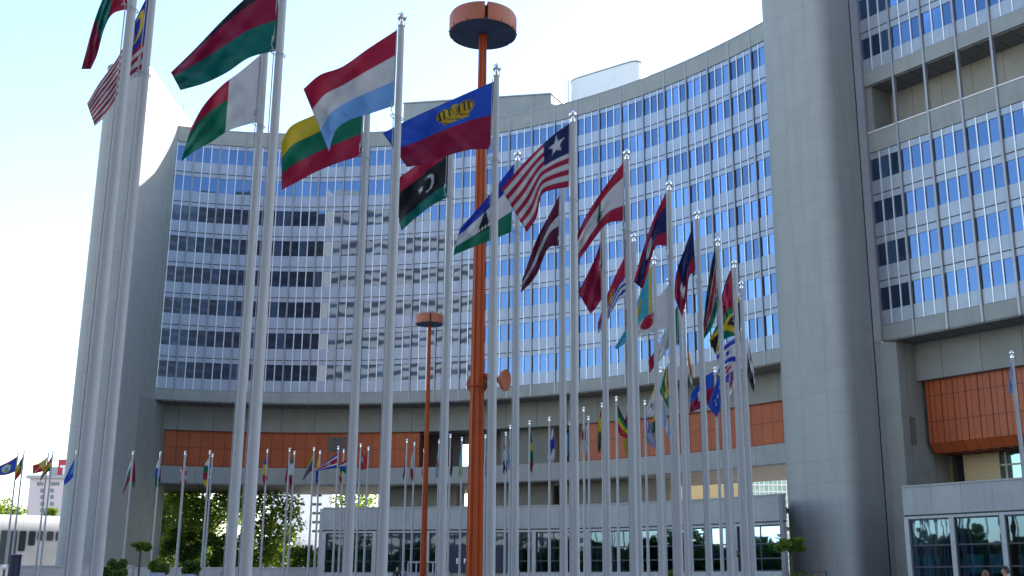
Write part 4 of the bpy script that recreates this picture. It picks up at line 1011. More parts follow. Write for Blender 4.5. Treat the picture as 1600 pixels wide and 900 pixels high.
FAR = [  # pole top x, y, pattern, look, state, upper edge (hoist, fly), lower edge (hoist, fly)
 (28.5, 706, 'belize', 'blue red-edged', 'with a round white emblem at far left', [(27, 713), (12, 722), (-8, 731)], [(26, 736), (10, 742), (-8, 743)]),
 (38, 703, 'benin', 'narrow green yellow and orange', 'drooping left at far left', [(37, 711), (29, 724), (23, 737)], [(36, 734), (30, 744), (23, 752)]),
 (76, 707, 'bhutan', 'yellow and orange-red', 'blowing left before the pink hotel', [(74, 714), (62, 723), (51, 727)], [(71, 736), (62, 738), (51, 741)]),
 (83, 704, 'bolivia', 'red yellow and dark green', 'drooping left before the pink hotel', [(82, 711), (73, 726), (65, 741)], [(80, 735), (73, 739), (62, 753)]),
 (120, 703, 'bosnia', 'bright blue and sky', 'hanging before the left stair tower', [(118, 715), (109, 732), (100, 750)], [(117, 740), (112, 748), (100, 759)]),
 (208.5, 704, 'bulgaria', 'white green and red', 'drooping left of its pole by the left tower', [(206, 717), (200, 732), (193, 762)], [(204, 748), (200, 755), (192, 774)]),
 (208, 709, 'burkina', 'dark red green-tipped', 'hanging right of its pole by the left tower', [(209, 714), (211, 730), (211.5, 752)], [(206, 740), (206, 752), (206, 763)]),
 (251, 705, 'white_blue_red', 'white blue and pale green', 'hanging thin by the orange wall left end', [(249, 715), (245, 740), (242, 757)], [(249, 738), (246, 752), (243, 763)]),
 (250.5, 709, 'maroonp', 'thin maroon', 'hanging against its pole by the left tower', [(250, 718), (251, 735), (251, 750)], [(247, 740), (247, 750), (247, 758)]),
 (289.5, 704, 'canada', 'red white and red', 'hanging left of its pole under the orange wall', [(287, 722), (284, 738), (281, 753)], [(287, 748), (285, 755), (281, 760)]),
 (290.5, 708, 'redwhite', 'red and white patterned', 'hanging right of its pole under the orange wall', [(290, 720), (291, 740), (291.5, 752)], [(288, 742), (288, 752), (288, 758)]),
 (328.5, 703, 'car', 'white green red and yellow', 'drooping left with a yellow tip', [(326, 716), (322, 735), (317, 752)], [(326, 740), (323, 752), (317, 761)]),
 (332.5, 708, 'caboverde', 'blue with white line', 'hanging tight between paired poles', [(332, 717), (329, 735), (327, 748)], [(331, 742), (330, 750), (328, 758)]),
 (418.5, 701, 'chad', 'blue yellow and red', 'hanging limp left of its pole', [(419, 710), (415, 730), (410, 750)], [(418, 738), (415, 750), (411, 757)]),
 (453, 699, 'darkred', 'narrow dark crimson', 'hanging limp under the orange wall', [(450, 724), (447, 738), (445, 750)], [(451, 742), (449, 750), (446, 757)]),
 (460.5, 704, 'italyish', 'dark green white and red', 'hanging limp with a red lower end', [(459, 714), (455, 735), (451, 752)], [(458, 742), (456, 755), (453, 763)]),
 (491, 698, 'comoros', 'yellow green blue and red', 'drooping left beside a striped flag', [(490, 709), (482, 726), (473, 748)], [(490, 733), (483, 739), (473, 751)]),
 (500.5, 703, 'colombia', 'yellow and blue', 'hanging limp behind a striped flag', [(498, 716), (496, 738), (493, 752)], [(498, 742), (497, 752), (493, 758)]),
 (529, 696, 'costarica', 'blue white and red striped', 'with a grey round emblem, blowing left', [(528, 708), (514, 718), (493, 735)], [(528, 731), (512, 733), (491, 737)]),
 (537.5, 701, 'congo', 'green yellow and red diagonal', 'hanging limp beside a striped flag', [(535, 722), (532, 738), (530, 750)], [(536, 742), (535, 750), (535, 757)]),
 (553, 698, 'croatiaish', 'red white blue and green', 'blowing left behind a grey pole', [(551, 708), (542, 717), (529, 727)], [(550, 739), (543, 742), (530, 731)]),
 (564, 692, 'cuba', 'small red white and blue', 'hanging right beside a plain red flag', [(563.5, 700), (566, 704), (567, 708)], [(562, 728), (564, 730), (566, 731)]),
 (576, 697, 'china', 'plain scarlet', 'square against the grey floor beam', [(575, 705), (570, 711), (564, 718)], [(575, 732), (570, 733), (564, 735)]),
 (600, 689, 'cyprus', 'plain white', 'hanging limp before the orange wall', [(600, 699), (597, 720), (594, 743)], [(599, 732), (598, 740), (595, 746)]),
 (636, 685, 'slov', 'blue and dark red', 'hanging left of its pole, mostly folded', [(634, 718), (631, 735), (629, 748)], [(634, 738), (632, 746), (630, 750)]),
 (648, 690, 'czech', 'white and red', 'hanging limp with a red lower end', [(648, 700), (645, 722), (641, 744)], [(648, 735), (648, 744), (647, 752)]),
 (663, 700, 'denmark', 'small red and white', 'half hidden behind the thinner orange mast', [(662, 714), (660, 728), (658, 740)], [(662, 730), (661, 738), (659, 745)]),
 (686.5, 686, 'drc', 'light blue and red diagonal', 'hanging limp right of the thinner mast', [(688, 694), (685, 718), (681, 745)], [(689, 728), (688, 738), (683, 749)]),
 (704, 677, 'dominica', 'dark green and maroon', 'hanging right of its pole before dark walls', [(704.5, 682), (707, 705), (707.5, 730)], [(702, 720), (702, 735), (703, 745)]),
 (722, 682, 'djibouti', 'pale blue and light green', 'hanging limp beside a bright opening', [(723, 697), (720, 720), (717, 744)], [(723, 730), (722, 740), (719, 748)]),
 (758.5, 678, 'dominican', 'navy white and red', 'hanging just right of the big orange mast', [(759, 682), (761, 705), (762, 728)], [(757, 718), (758, 735), (759, 746)]),
 (766.5, 671, 'ecu_blue', 'narrow white and blue', 'hanging left of a near grey pole', [(767, 680), (765, 705), (764, 724)], [(767, 708), (767, 720), (766, 732)]),
 (790.5, 674, 'egyptish', 'red white and navy', 'hanging limp, pale in the middle', [(791, 683), (788, 712), (786, 738)], [(793, 716), (791, 730), (788, 742)]),
 (797.5, 663, 'fiji', 'crimson and sky blue', 'hanging with a sky blue lower end', [(797, 678), (796, 705), (794, 728)], [(798.5, 712), (798.5, 725), (798, 735)]),
 (827.5, 656, 'ethiopia', 'yellow green and red folded', 'hanging right of its pole', [(829, 675), (832, 695), (833.5, 725)], [(828, 712), (829, 730), (832, 739)]),
 (858.5, 650, 'finland', 'white blue-crossed', 'hanging around its pole', [(863, 668), (866, 690), (867, 712)], [(855, 690), (853, 712), (852, 726)]),
 (891, 657, 'micronesia', 'plain sky blue', 'showing left of two near grey poles', [(888, 676), (883, 695), (879, 706)], [(888, 702), (884, 712), (880, 718)]),
 (912, 635, 'georgia', 'white red-crossed', 'hanging limp before the orange wall', [(914, 645), (911, 668), (909, 700)], [(916, 684), (915, 702), (911, 716)]),
 (919.5, 649, 'georgia2', 'white with small red crosses', 'hanging from the shorter of two close poles', [(919, 658), (917, 675), (915, 692)], [(921, 688), (920, 700), (917, 708)]),
 (941, 628, 'ghana', 'red yellow and dark green', 'hanging limp left of its pole', [(940, 636), (937, 665), (934, 700)], [(939, 680), (938, 698), (937, 709)]),
 (963, 618, 'grenada', 'black green yellow and red', 'spreading right of its pole', [(964, 631), (972, 648), (983, 668)], [(964, 672), (972, 682), (983, 687)]),
 (981.5, 633, 'germany', 'dark red and gold', 'hanging with a gold lower end', [(982, 640), (978, 668), (974, 695)], [(983, 672), (981, 695), (978, 712)]),
 (1007.5, 624, 'greece', 'blue and white striped', 'hanging right in a slanting tail', [(1009, 650), (1018, 675), (1026, 700)], [(1009, 678), (1017, 695), (1026, 705)]),
]
for i, (x, y, pat, look, state, top, bot) in enumerate(FAR):
    key = 'f%d' % i
    top_pole(key, x, y, 'distant white flagpole with the ' + look + ' flag')
    make_flag(key, pat, look + ' flag ' + state, top, bot, 0, amp=.05, deep=.5, hang=abs(top[0][0] - top[-1][0]) < 13 and abs(bot[-1][1] - top[0][1]) > 34)
p = at(1580, 547, 34.); POLES.clear()
make_pole('un', (p.x, 34., ground(34)), p.z, 'lone white flagpole at right edge with the plain pale blue flag')
make_flag('un', 'unblue', 'pale blue flag with faint white emblem hanging at the right edge', [(1579, 553), (1577.5, 580), (1576, 612)], [(1582, 590), (1583, 605), (1581, 619)], 0, deep=.4)

# ================================================================== orange lamp masts
def mast(px, py, Y, r, hh, rb, rtop, label, mat):
    P = at(px, py, Y); x, y, zt = P; zg = ground(Y)
    o = thing('lamp_mast', label, 'lamp mast', (x, y, zg), 'orange drum lamp masts')
    def prof(rad):
        out = []
        for i in range(32):
            a = 2 * math.pi * i / 32 + .12; k = i % 4
            out.append((rad * (1., .93, .80, .93)[k] * math.cos(a), rad * (1., .93, .80, .93)[k] * math.sin(a)))
        return out
    m = MB(); N_ = 14; V = []
    for j in range(N_ + 1):
        t = j / N_; rad = rb + (rtop - rb) * t; z = zg + (zt + .05 - zg) * t
        V += [(x + a, y + b, z) for a, b in prof(rad)]
    m.mesh(V, [(j * 32 + i, j * 32 + (i + 1) % 32, (j + 1) * 32 + (i + 1) % 32, (j + 1) * 32 + i) for j in range(N_) for i in range(32)])
    m.lathe([(0, zg), (rb * 1.9, zg), (rb * 1.9, zg + .06), (0, zg + .06)], (x, y, 0), 20)
    m.build('shaft', M['lamp'], o, smooth=True)
    gapa = .09 / r * .5
    for k in range(3):
        a0 = math.radians(-81) + k * 2 * math.pi / 3 + gapa; a1 = a0 + 2 * math.pi / 3 - 2 * gapa
        pr = [(r * .80, .02), (r, .0), (r, hh * .82), (r * .965, hh * .94), (r * .90, hh), (r * .2, hh + .05), (r * .2, hh - .0), (r * .80, hh * .9)]
        mb = MB(); n_ = 22; V = []
        for i in range(n_ + 1):
            a = a0 + (a1 - a0) * i / n_
            V += [(x + q * math.cos(a), y + q * math.sin(a), zt + z) for q, z in pr]
        kk = len(pr)
        mb.mesh(V, [(i * kk + j, (i + 1) * kk + j, (i + 1) * kk + (j + 1) % kk, i * kk + (j + 1) % kk) for i in range(n_) for j in range(kk)] + [tuple(range(kk)), tuple(n_ * kk + j for j in reversed(range(kk)))])
        mb.build('drum_segment', M['lampd'], o, smooth=True)
    mb = MB(); mb.lathe([(0, zt - .012), (r * .965, zt - .012), (r * .965, zt + .08), (0, zt + .08)], (x, y, 0), 40); mb.build('underside', M['under'], o, smooth=True)
    mb = MB(); mb.lathe([(rtop * 1.5, zt - .02), (rtop * 1.5, zt + .06), (rtop, zt + .06)], (x, y, 0), 16); mb.build('collar', M['under'], o)
    mb = MB(); mb.lathe([(r * .78, zt + .08), (r * .78, zt + hh * .9)], (x, y, 0), 30); mb.build('inner_drum', M['lamp'], o, smooth=True)
    for k in range(12):
        a = 2 * math.pi * k / 12 + .1; mb = MB()
        q = (x + (r - .0) * math.cos(a), y + r * math.sin(a), zt + .05); mb.box(q, (.035, .035, .035), a)
        if k == 0: allb = MB()
        allb.box(q, (.035, .035, .035), a)
    allb.build('bolt', M['under'], o)
    return o, Vector((x, y, zt))
Y1 = 30.
o, P = mast(754.5, 54, Y1, .985, .60, .235, .115, 'tall near orange mast with a round drum lamp and loudspeakers', None)
def speaker(parent, c, d, r, arm_from):
    z = Vector(d).normalized(); mt = z.to_track_quat('Z', 'Y').to_matrix(); mb = MB()
    mb.lathe([(0, -.13), (.08, -.125), (r * .5, -.10), (r * .82, -.04), (r * .98, .04), (r, .08), (r * .96, .08), (r * .6, .05), (0, .03)], tuple(c), 26, axis=mt)
    s = mb.build('loudspeaker', M['lampd'], parent, smooth=True)
    mb = MB(); mb.tube([arm_from, tuple(Vector(c) - z * .12)], .075, 8); mb.build('bracket', M['lamp'], s)
def mpt(px, py, dy=0): return at(px, py, Y1 + dy)
speaker(o, mpt(787, 594, -.02), (.93, -.38, -.08), .30, tuple(mpt(744, 583, -.02)))
speaker(o, mpt(747, 600, .42), (-.25, -.96, -.02), .31, tuple(mpt(745, 600)))
m = MB(); c = mpt(745, 604); pts = [(c.x + .235 * math.cos(t * math.pi / 12), Y1 + .235 * math.sin(t * math.pi / 12), c.z) for t in range(25)]; m.tube(pts, .018, 5); m.build('clamp_band', M['lamp'], o)
mast(671.5, 507, 70., .905, .62, .20, .10, 'slimmer distant orange mast with a flat drum lamp', None)

# ================================================================== trees and plants
def leaf_cloud(mb, c, rad, n, size, squash=(1, 1, 1), hole=.0):
    for _ in range(n):
        while True:
            p = Vector((rng.uniform(-1, 1), rng.uniform(-1, 1), rng.uniform(-1, 1)))
            if p.length < 1: break
        p = p * (.55 + .45 * rng.random()) if rng.random() < .5 else p.normalized() * rng.uniform(.7, 1.05)
        q = Vector(c) + Vector((p.x * rad * squash[0], p.y * rad * squash[1], p.z * rad * squash[2]))
        a = Vector((rng.gauss(0, 1), rng.gauss(0, 1), rng.gauss(0, .7))).normalized(); b = a.cross(Vector((rng.gauss(0, 1), rng.gauss(0, 1), rng.gauss(0, 1)))).normalized()
        s = size * rng.uniform(.6, 1.3)
        mb.quad([q - a * s, q + b * s * .55, q + a * s, q - b * s * .55], rnd=min(1, max(0, rng.gauss(.45, .25))))
def tree(name, label, cat, base, h, crown_r, clumps, leaves, size, mat, trunk_r=.18, low=.35, group=None, squash=.85):
    o = thing(name, label, cat, base, group); b = Vector(base); mb = MB(); tips = []
    fork = b + Vector((rng.uniform(-.2, .2), 0, h * low))
    mb.tube([b, b + Vector((0, 0, h * low * .5)), fork], [trunk_r, trunk_r * .85, trunk_r * .7], 8)
    cen = b + Vector((0, 0, h - crown_r * squash))
    for i in range(clumps):
        a = 2 * math.pi * i / clumps * 2.4 + rng.uniform(-.4, .4); rr = crown_r * math.sqrt((i + .5) / clumps) * .85
        t = cen + Vector((rr * math.cos(a), rr * math.sin(a), rng.uniform(-.95, .8) * crown_r * squash * (1 - .35 * rr / crown_r)))
        tips.append(t)
        if i % 2 == 0 or crown_r < 2: mb.tube([fork, fork.lerp(t, .5) + Vector((0, 0, .12 * crown_r)), t], [trunk_r * .5, trunk_r * .3, trunk_r * .1], 6)
    mb.build('trunk', M['bark'], o, smooth=True)
    cb = MB(); per = leaves // max(1, len(tips))
    for t in tips: leaf_cloud(cb, t, crown_r * rng.uniform(.24, .42), per, size)
    cb.build('crown', M[mat], o); return o
def at_tree(px, ytop, Y): p = at(px, ytop, Y); return (p.x, Y, ground(Y)), p.z - ground(Y)
b, h = at_tree(318, 735, 142); tree('broadleaf_tree', 'large sunlit broadleaf tree seen under the office block at left', 'tree', b, h, 6.4, 46, 12000, .26, 'leaf', .3, .3, squash=1.05)
b, h = at_tree(262, 742, 146); tree('broadleaf_tree', 'leafy tree right beside the left stair tower pier', 'tree', b, h, 3.8, 26, 5200, .26, 'leaf', .2, .35, squash=1.2)
b, h = at_tree(424, 752, 138); tree('broadleaf_tree', 'broadleaf tree with leaning trunk left of the white apartment block', 'tree', b, h, 4.6, 34, 6400, .26, 'leaf', .25, .22, squash=1.3)
b, h = at_tree(292, 820, 134); tree('young_tree', 'smaller dark green tree below the large sunlit tree', 'tree', b, h, 2.6, 14, 2600, .2, 'leafd', .12, .3)
b, h = at_tree(352, 830, 134); tree('young_tree', 'dark rounded tree on a thin trunk below the large sunlit tree', 'tree', b, h, 2.4, 14, 2400, .2, 'leafd', .12, .3)
b, h = at_tree(480, 850, 132); tree('young_tree', 'dark bushy tree beside the left end of the pavilion', 'tree', b, h, 2.3, 14, 2200, .2, 'leafd', .12, .15)
b, h = at_tree(565, 757, 150); tree('broadleaf_tree', 'tree top showing above the left pavilion roof', 'tree', b, h, 4.4, 20, 2200, .26, 'leaf', .25, .4)
b, h = at_tree(6, 779, 168); tree('broadleaf_tree', 'bright green tree above the station hall roof at far left', 'tree', b, h, 3.2, 20, 3000, .25, 'leafy', .2, .4)
b, h = at_tree(83, 792, 200); tree('broadleaf_tree', 'small bright tree before the pink hotel', 'tree', b, h, 1.8, 10, 1200, .22, 'leafy', .15, .4)
tb = MB()  # unseen tree belt, added to darken what the pavilion glass mirrors
for i in range(46):
    a = -78 + i * 3.6 + rng.uniform(-1, 1); leaf_cloud(tb, (a, -34 + rng.uniform(-4, 4), rng.uniform(2.5, 7.6)), rng.uniform(2.6, 3.8), 170, .75)
for i in range(40):
    leaf_cloud(tb, (-78 + rng.uniform(-4, 4), -36 + i * 3.5, rng.uniform(2., 7.4)), rng.uniform(2.6, 3.8), 170, .75)
for i in range(60):  # solid blocks added inside the belt to close its gaps in the reflections
    tb.box((-84 + i * 2.9, -38 + rng.uniform(-.5, .5), 3), (3.2, 2, rng.uniform(7.5, 10.5)), 0, rnd=.2)
    tb.box((-83 + rng.uniform(-.5, .5), -38 + i * 2.5, 3), (2, 2.8, rng.uniform(7.5, 10.5)), 0, rnd=.2)
o = tb.build('unseen_tree_belt', leaf_mat('belt_leaf_shade_tone', (.006, .016, .006), (.02, .045, .012))); tag(o, 'unseen belt of dark trees added behind the viewer for the window reflections', 'trees', None, 'stuff')  # shade put into the leaf colour for darker window reflections
def topiary(px, ytop, Y, cr, sq, label, cat='topiary', mat='leaf'):
    b, h = at_tree(px, ytop, Y); o = thing('topiary_tree', label, cat, b); z0 = b[2]; c = Vector((b[0], Y, z0 + h - cr * sq))
    mb = MB(); mb.tube([(b[0], Y, z0 + .5), (b[0], Y, c.z)], .045, 7); mb.build('trunk', M['bark'], o)
    cb = MB()
    for k in range(11):
        d = Vector((rng.uniform(-.85, .85), rng.uniform(-.8, .8), rng.uniform(-.75, .75) * sq)) * cr
        leaf_cloud(cb, c + d, cr * rng.uniform(.25, .42), 170, .065, (1, 1, .75))
    cb.build('crown', M[mat], o)
    mb = MB(); mb.lathe([(0, z0), (.42, z0), (.5, z0 + .55), (.45, z0 + .55), (.4, z0 + .5), (0, z0 + .5)], (b[0], Y, 0), 16); mb.build('planter', M['planter'], o, smooth=True)
topiary(221, 847, 52, .40, .5, 'round clipped topiary on a thin stem at the left tower foot')
topiary(1233, 838, 44, .54, .55, 'round clipped topiary on a thin stem before the grey right tower')
topiary(1158, 858, 60, .3, 1.2, 'thin young potted tree before the pavilion windows', mat='leafy')
def shrub(px, ytop, Y, cr, label, mat, zc=None, pot=True, sq=.85, cat='shrub'):
    b, h = at_tree(px, ytop, Y); zt = b[2] + h; o = thing('potted_shrub' if pot else 'shrub', label, cat, b)
    cz_ = zt - cr * sq; cb = MB()
    for k in range(10):
        d = Vector((rng.uniform(-.75, .75), rng.uniform(-.75, .75), rng.uniform(-.75, .6) * sq)) * cr
        leaf_cloud(cb, Vector((b[0], Y, cz_)) + d, cr * .45, 220, .07, (1, 1, 1))
    cb.build('foliage', M[mat], o); z0 = b[2]; zt = max(z0 + .5, cz_ - cr * .6)
    mb = MB(); mb.lathe([(0, z0), (cr * .7, z0), (cr * .85, zt), (cr * .78, zt), (cr * .7, zt - .06), (0, zt - .06)], (b[0], Y, 0), 18); mb.build('planter', M['planter'], o, smooth=True)
shrub(181, 872, 48, .40, 'reddish dark shrub behind two low shrubs at the left tower foot', 'leafd')
shrub(160, 886, 40, .36, 'low dark shrub furthest left of the potted shrubs', 'leafd')
shrub(182, 889, 40, .34, 'low dark shrub in front of the reddish one', 'leafd')
shrub(246, 872, 50, .42, 'bright green potted shrub beside the round topiary', 'leaf')
shrub(300, 876, 52, .40, 'dark potted shrub before the large tree', 'leafd')
shrub(1050, 891, 50, .28, 'small potted shrub at the foot of the pavilion windows', 'leaf')
shrub(1245, 893, 42, .36, 'low potted shrub at the foot of the right stair tower', 'leafd')

# ================================================================== low walls, lamp, bin
lw_ = thing('low_wall', 'pale stone retaining wall in front of the left stair tower', 'wall', (-45, 96, .7))
a, b = at(26, 885, 96), at(206, 885, 96)
m = MB(); m.box(((a.x + b.x) / 2, 96.4, (a.z + .3) / 2 + .1), (b.x - a.x, .7, a.z - .3)); m.build('wall', M['stone'], lw_)
m = MB(); m.box(((a.x + b.x) / 2, 96.4, a.z - .01), (b.x - a.x + .1, .82, .1)); m.build('coping', M['frame'], lw_)
lw_ = thing('low_wall', 'long pale stone wall below the trees under the block', 'wall', (-30, 112, .7))
a, b = at(206, 888, 112), at(512, 889, 112)
m = MB(); m.box(((a.x + b.x) / 2, 112.4, (a.z + .3) / 2 + .1), (b.x - a.x, .7, a.z - .3)); m.build('wall', M['stone'], lw_)
m = MB(); m.box(((a.x + b.x) / 2, 112.4, a.z - .01), (b.x - a.x + .1, .82, .1)); m.build('coping', M['frame'], lw_)
P = at(25, 866, 62); zg = ground(62)
o = thing('information_column', 'dark navy round column with a cap at the far left', 'column', (P.x, 62, zg))
m = MB(); m.lathe([(0, zg), (.30, zg), (.30, P.z - .12), (.27, P.z - .10), (0, P.z - .10)], (P.x, 62, 0), 20); m.build('drum', M['navy'], o, smooth=True)
m = MB(); m.lathe([(0, P.z - .11), (.33, P.z - .11), (.33, P.z - .04), (.2, P.z), (0, P.z + .01)], (P.x, 62, 0), 20); m.build('cap', M['navy'], o, smooth=True)
P = at(7, 886, 60); zg = ground(60)
o = thing('globe_lamp', 'white globe lamp on a dark post at the far left edge', 'street lamp', (P.x, 60, zg))
m = MB(); m.tube([(P.x, 60, zg), (P.x, 60, P.z - .1)], .04, 8); m.build('post', M['dframe'], o)
m = MB(); m.lathe([(.001, -.13)] + [(.13 * math.cos(k * math.pi / 12 - math.pi / 2), .13 * math.sin(k * math.pi / 12 - math.pi / 2)) for k in range(1, 12)] + [(.001, .13)], tuple(P), 16); m.build('globe', M['white'], o, smooth='all')
fe = at(1276, 893.5, 43); zg = ground(43)
o = thing('barrier_frame', 'thin dark tubular frame at the foot of the right stair tower', 'barrier', (fe.x, 43, zg))
m = MB(); m.tube([(fe.x - .36, 43, zg), (fe.x - .36, 43, fe.z), (fe.x + .36, 43, fe.z), (fe.x + .36, 43, zg)], .025, 6); m.build('rail', M['dframe'], o)

# ================================================================== people
def person(label, x, y, zg, h, face, hair, top, seated=False, group='people in the plaza'):
    """standing or seated figure; face = heading of the gaze in radians from +X"""
    o = thing('person', label, 'person', (x, y, zg), group)
    k = h / 1.72
    if seated:
        J = {'pel': (0, 0, .50), 'chest': (.02, 0, .80), 'sh': (.03, 0, 1.0), 'neck': (.05, 0, 1.10), 'hl': (.0, .09, .48), 'kl': (.44, .10, .50), 'fl': (.42, .10, .06), 'tl': (.56, .10, .03),
             'hr': (.0, -.09, .48), 'kr': (.44, -.11, .50), 'fr': (.40, -.11, .06), 'tr': (.54, -.11, .03), 'sl': (.03, .18, .98), 'el': (.12, .22, .72), 'wl': (.34, .12, .60), 'sr': (.03, -.18, .98), 'er': (.12, -.22, .72), 'wr': (.34, -.12, .60)}
        hz_ = 1.24
    else:
        J = {'pel': (0, 0, .92), 'chest': (0, 0, 1.2), 'sh': (0, 0, 1.40), 'neck': (.01, 0, 1.50), 'hl': (0, .09, .88), 'kl': (.06, .10, .48), 'fl': (.02, .10, .07), 'tl': (.16, .11, .03),
             'hr': (0, -.09, .88), 'kr': (-.0, -.10, .48), 'fr': (-.10, -.10, .07), 'tr': (.04, -.11, .03), 'sl': (0, .18, 1.38), 'el': (-.04, .24, 1.10), 'wl': (.06, .23, .86), 'sr': (0, -.18, 1.38), 'er': (.02, -.24, 1.10), 'wr': (.14, -.22, .88)}
        hz_ = 1.61
    E_ = [('pel', 'chest'), ('chest', 'sh'), ('sh', 'neck'), ('pel', 'hl'), ('hl', 'kl'), ('kl', 'fl'), ('fl', 'tl'), ('pel', 'hr'), ('hr', 'kr'), ('kr', 'fr'), ('fr', 'tr'), ('sh', 'sl'), ('sl', 'el'), ('el', 'wl'), ('sh', 'sr'), ('sr', 'er'), ('er', 'wr')]
    R_ = dict(pel=(.15, .12), chest=(.15, .11), sh=(.10, .09), neck=(.055, .055), hl=(.095, .095), hr=(.095, .095), kl=(.06, .06), kr=(.06, .06), fl=(.045, .045), fr=(.045, .045), tl=(.035, .035), tr=(.035, .035), sl=(.065, .065), sr=(.065, .065), el=(.045, .045), er=(.045, .045), wl=(.03, .03), wr=(.03, .03))
    names = list(J)
    for side in 'lr':      # palm, thumb and four fingers, slightly curled
        w_ = Vector(J['w' + side]); e = Vector(J['e' + side]); d = (w_ - e).normalized(); sx = 1 if side == 'l' else -1
        a = d.cross(Vector((0, 1, 0))).normalized()
        J['p' + side] = tuple(w_ + d * .05); R_['p' + side] = (.028, .018); E_.append(('w' + side, 'p' + side))
        for f_ in range(4):
            b0 = w_ + d * .09 + a * (.026 - .0175 * f_); L = (.062, .072, .068, .052)[f_]
            J['g%d%s' % (f_, side)] = tuple(b0); J['h%d%s' % (f_, side)] = tuple(b0 + d * L * .55); J['i%d%s' % (f_, side)] = tuple(b0 + d * L + Vector((0, -sx * .022, 0)))
            for q in 'ghi': R_['%s%d%s' % (q, f_, side)] = (.008, .008)
            E_ += [('p' + side, 'g%d%s' % (f_, side)), ('g%d%s' % (f_, side), 'h%d%s' % (f_, side)), ('h%d%s' % (f_, side), 'i%d%s' % (f_, side))]
        J['t1' + side] = tuple(w_ + d * .05 + a * .04); J['t2' + side] = tuple(w_ + d * .085 + a * .058 + Vector((0, -sx * .012, 0)))
        R_['t1' + side] = R_['t2' + side] = (.0095, .0095); E_ += [('p' + side, 't1' + side), ('t1' + side, 't2' + side)]
    names = list(J); idx = {n_: i for i, n_ in enumerate(names)}
    # head: skull and face on the same surface
    hx = J['neck'][0] + .02
    J['jaw'] = (hx + .02, 0, hz_ - .03); J['skull'] = (hx, 0, hz_ + .04); J['crown'] = (hx - .01, 0, hz_ + .085)
    R_['jaw'] = (.062, .072); R_['skull'] = (.078, .092); R_['crown'] = (.06, .07)
    E_ += [('neck', 'jaw'), ('jaw', 'skull'), ('skull', 'crown')]
    names = list(J); idx = {n_: i for i, n_ in enumerate(names)}
    me = bpy.data.meshes.new('body'); me.from_pydata([tuple(c * k for c in J[n_]) for n_ in names], [(idx[a], idx[b]) for a, b in E_], [])
    ob = bpy.data.objects.new('body', me); C.collection.objects.link(ob)
    sk = ob.modifiers.new('skin', 'SKIN'); su = ob.modifiers.new('sub', 'SUBSURF'); su.levels = 1; su.render_levels = 1
    for n_ in names:
        s_ = me.skin_vertices[0].data[idx[n_]]; s_.radius = tuple(r * k for r in R_[n_]); s_.use_root = (n_ == 'pel')
    dg = bpy.context.evaluated_depsgraph_get(); m2_ = bpy.data.meshes.new_from_object(ob.evaluated_get(dg)); bpy.data.objects.remove(ob)
    for mt in ('skin', top, 'trousers', 'dframe'): m2_.materials.append(M[mt])
    zt_, zw = (J['neck'][2] - .03) * k, J['pel'][2] * k
    for pl_ in m2_.polygons:
        c_ = pl_.center; i_ = 0
        if c_.z < zt_: i_ = 1
        if seated:
            if c_.z < .60 * k and c_.x > -.2 and abs(c_.y) < .17 * k: i_ = 2
        elif c_.z < zw and abs(c_.y) < .19 * k: i_ = 2
        if c_.z < .085 * k: i_ = 3
        for sd_ in 'lr':
            if (Vector(J['p' + sd_]) * k - c_).length < .12 * k: i_ = 0
        pl_.material_index = i_; pl_.use_smooth = True
    # pull out nose, eye sockets and mouth on the face
    m2_.name = 'body'; ob = bpy.data.objects.new('body', m2_); C.collection.objects.link(ob); ob.parent = o; ob.rotation_euler = (0, 0, face)
    fm = MB(); hc = Vector((hx, 0, hz_ + .01)) * k
    fm.mesh([tuple(hc + Vector(v) * k) for v in ((.078, .012, .015), (.078, -.012, .015), (.112, 0, -.012), (.085, .016, -.022), (.085, -.016, -.022), (.082, 0, .045))], [(0, 2, 5), (1, 5, 2), (0, 3, 2), (1, 2, 4), (2, 3, 4)], mi=0)
    for s_ in (-1, 1):
        fm.lathe([(.001, -.010 * k), (.009 * k, 0), (.001, .010 * k)], tuple(hc + Vector((.080, s_ * .031, .026)) * k), 8, mi=1)
        fm.lathe([(.001, -.028 * k), (.012 * k, -.01 * k), (.013 * k, .015 * k), (.001, .028 * k)], tuple(hc + Vector((-.004, s_ * .088, .008)) * k), 8, mi=0)
    fm.tube([tuple(hc + Vector((.078, .022, -.046)) * k), tuple(hc + Vector((.088, 0, -.047)) * k), tuple(hc + Vector((.078, -.022, -.046)) * k)], .006 * k, 6, mi=2)
    fo_ = fm.build('face', [M['skin'], M['hair'], M['red']], o, smooth=True, origin=(0, 0, 0)); fo_.rotation_euler = (0, 0, face); fo_.parent = o; fo_.location = (0, 0, 0)
    hm = MB(); V = []; nA, nB = 18, 9
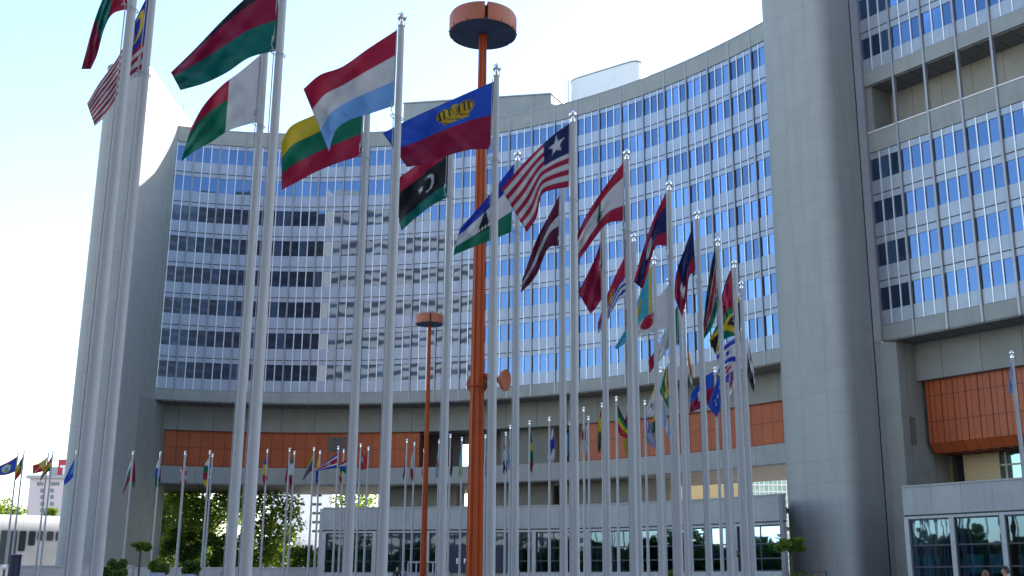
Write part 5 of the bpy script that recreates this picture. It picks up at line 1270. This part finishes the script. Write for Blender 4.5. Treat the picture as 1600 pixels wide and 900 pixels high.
    for i in range(nB + 1):
        ph_ = math.pi * .62 * i / nB
        for j in range(nA):
            a_ = 2 * math.pi * j / nA; front = max(0, math.cos(a_)); lim = ph_ * (1 - .45 * front)
            rr_ = 1.10 + .03 * math.sin(5 * a_ + 3 * i)
            V.append(tuple(hc + Vector((.088 * math.sin(lim) * math.cos(a_) * rr_ - .012, .086 * math.sin(lim) * math.sin(a_) * rr_, .042 + .098 * math.cos(lim) * 1.04 - (.05 * (i / nB) ** 2 * (1 - front)))) * k))
    hm.mesh(V, [(i * nA + j, i * nA + (j + 1) % nA, (i + 1) * nA + (j + 1) % nA, (i + 1) * nA + j) for i in range(nB) for j in range(nA)])
    ho = hm.build('hair', M[hair], o, smooth='all', origin=(0, 0, 0)); ho.parent = o; ho.location = (0, 0, 0); ho.rotation_euler = (0, 0, face)
    return o
def stand(label, px, ytop, Y, face, hair, top):
    p = at(px, ytop, Y); zg = ground(Y); person(label, p.x, Y, zg, min(1.9, (p.z - zg) * 1.0), face, hair, top)
stand('person in a dark jacket over white with dark hair, looking left', 1572, 886.5, 30, math.pi * .98, 'hair', 'jacket')
stand('person with auburn hair seen from behind at the right edge', 1540, 893, 30, math.pi * .55, 'hairb', 'shirt')
stand('person with dark hair standing by the barrier frame', 1252, 897, 40, math.pi * .4, 'hair', 'jacket')
stand('person with auburn hair just right of the barrier frame', 1276, 898, 40, math.pi * .6, 'hairb', 'jacket')
stand('person in black by the pavilion doors left of the thinner orange mast', 621, 880, 75, -math.pi * .4, 'hair', 'jacket')
stand('person in a purple top standing beside the one in black', 631, 882, 78, -math.pi * .6, 'hair', 'cloth_p')
stand('person in dark clothes walking before the pavilion windows right of the masts', 809, 889, 70, math.pi * .1, 'hair', 'jacket')
P = at(347, 887, 110.5)
st = thing('bench', 'pale stone bench block under the seated person', 'bench', (P.x, 111, ground(111)))
m = MB(); m.box((P.x, 111.2, ground(111) + .5), (1.6, .55, .95)); m.build('seat', M['stone'], st)
person('person in a purple top sitting on the stone bench under the trees', P.x, 111., P.z - 1.36, 1.72, -math.pi / 2, 'hair', 'cloth_p', True)
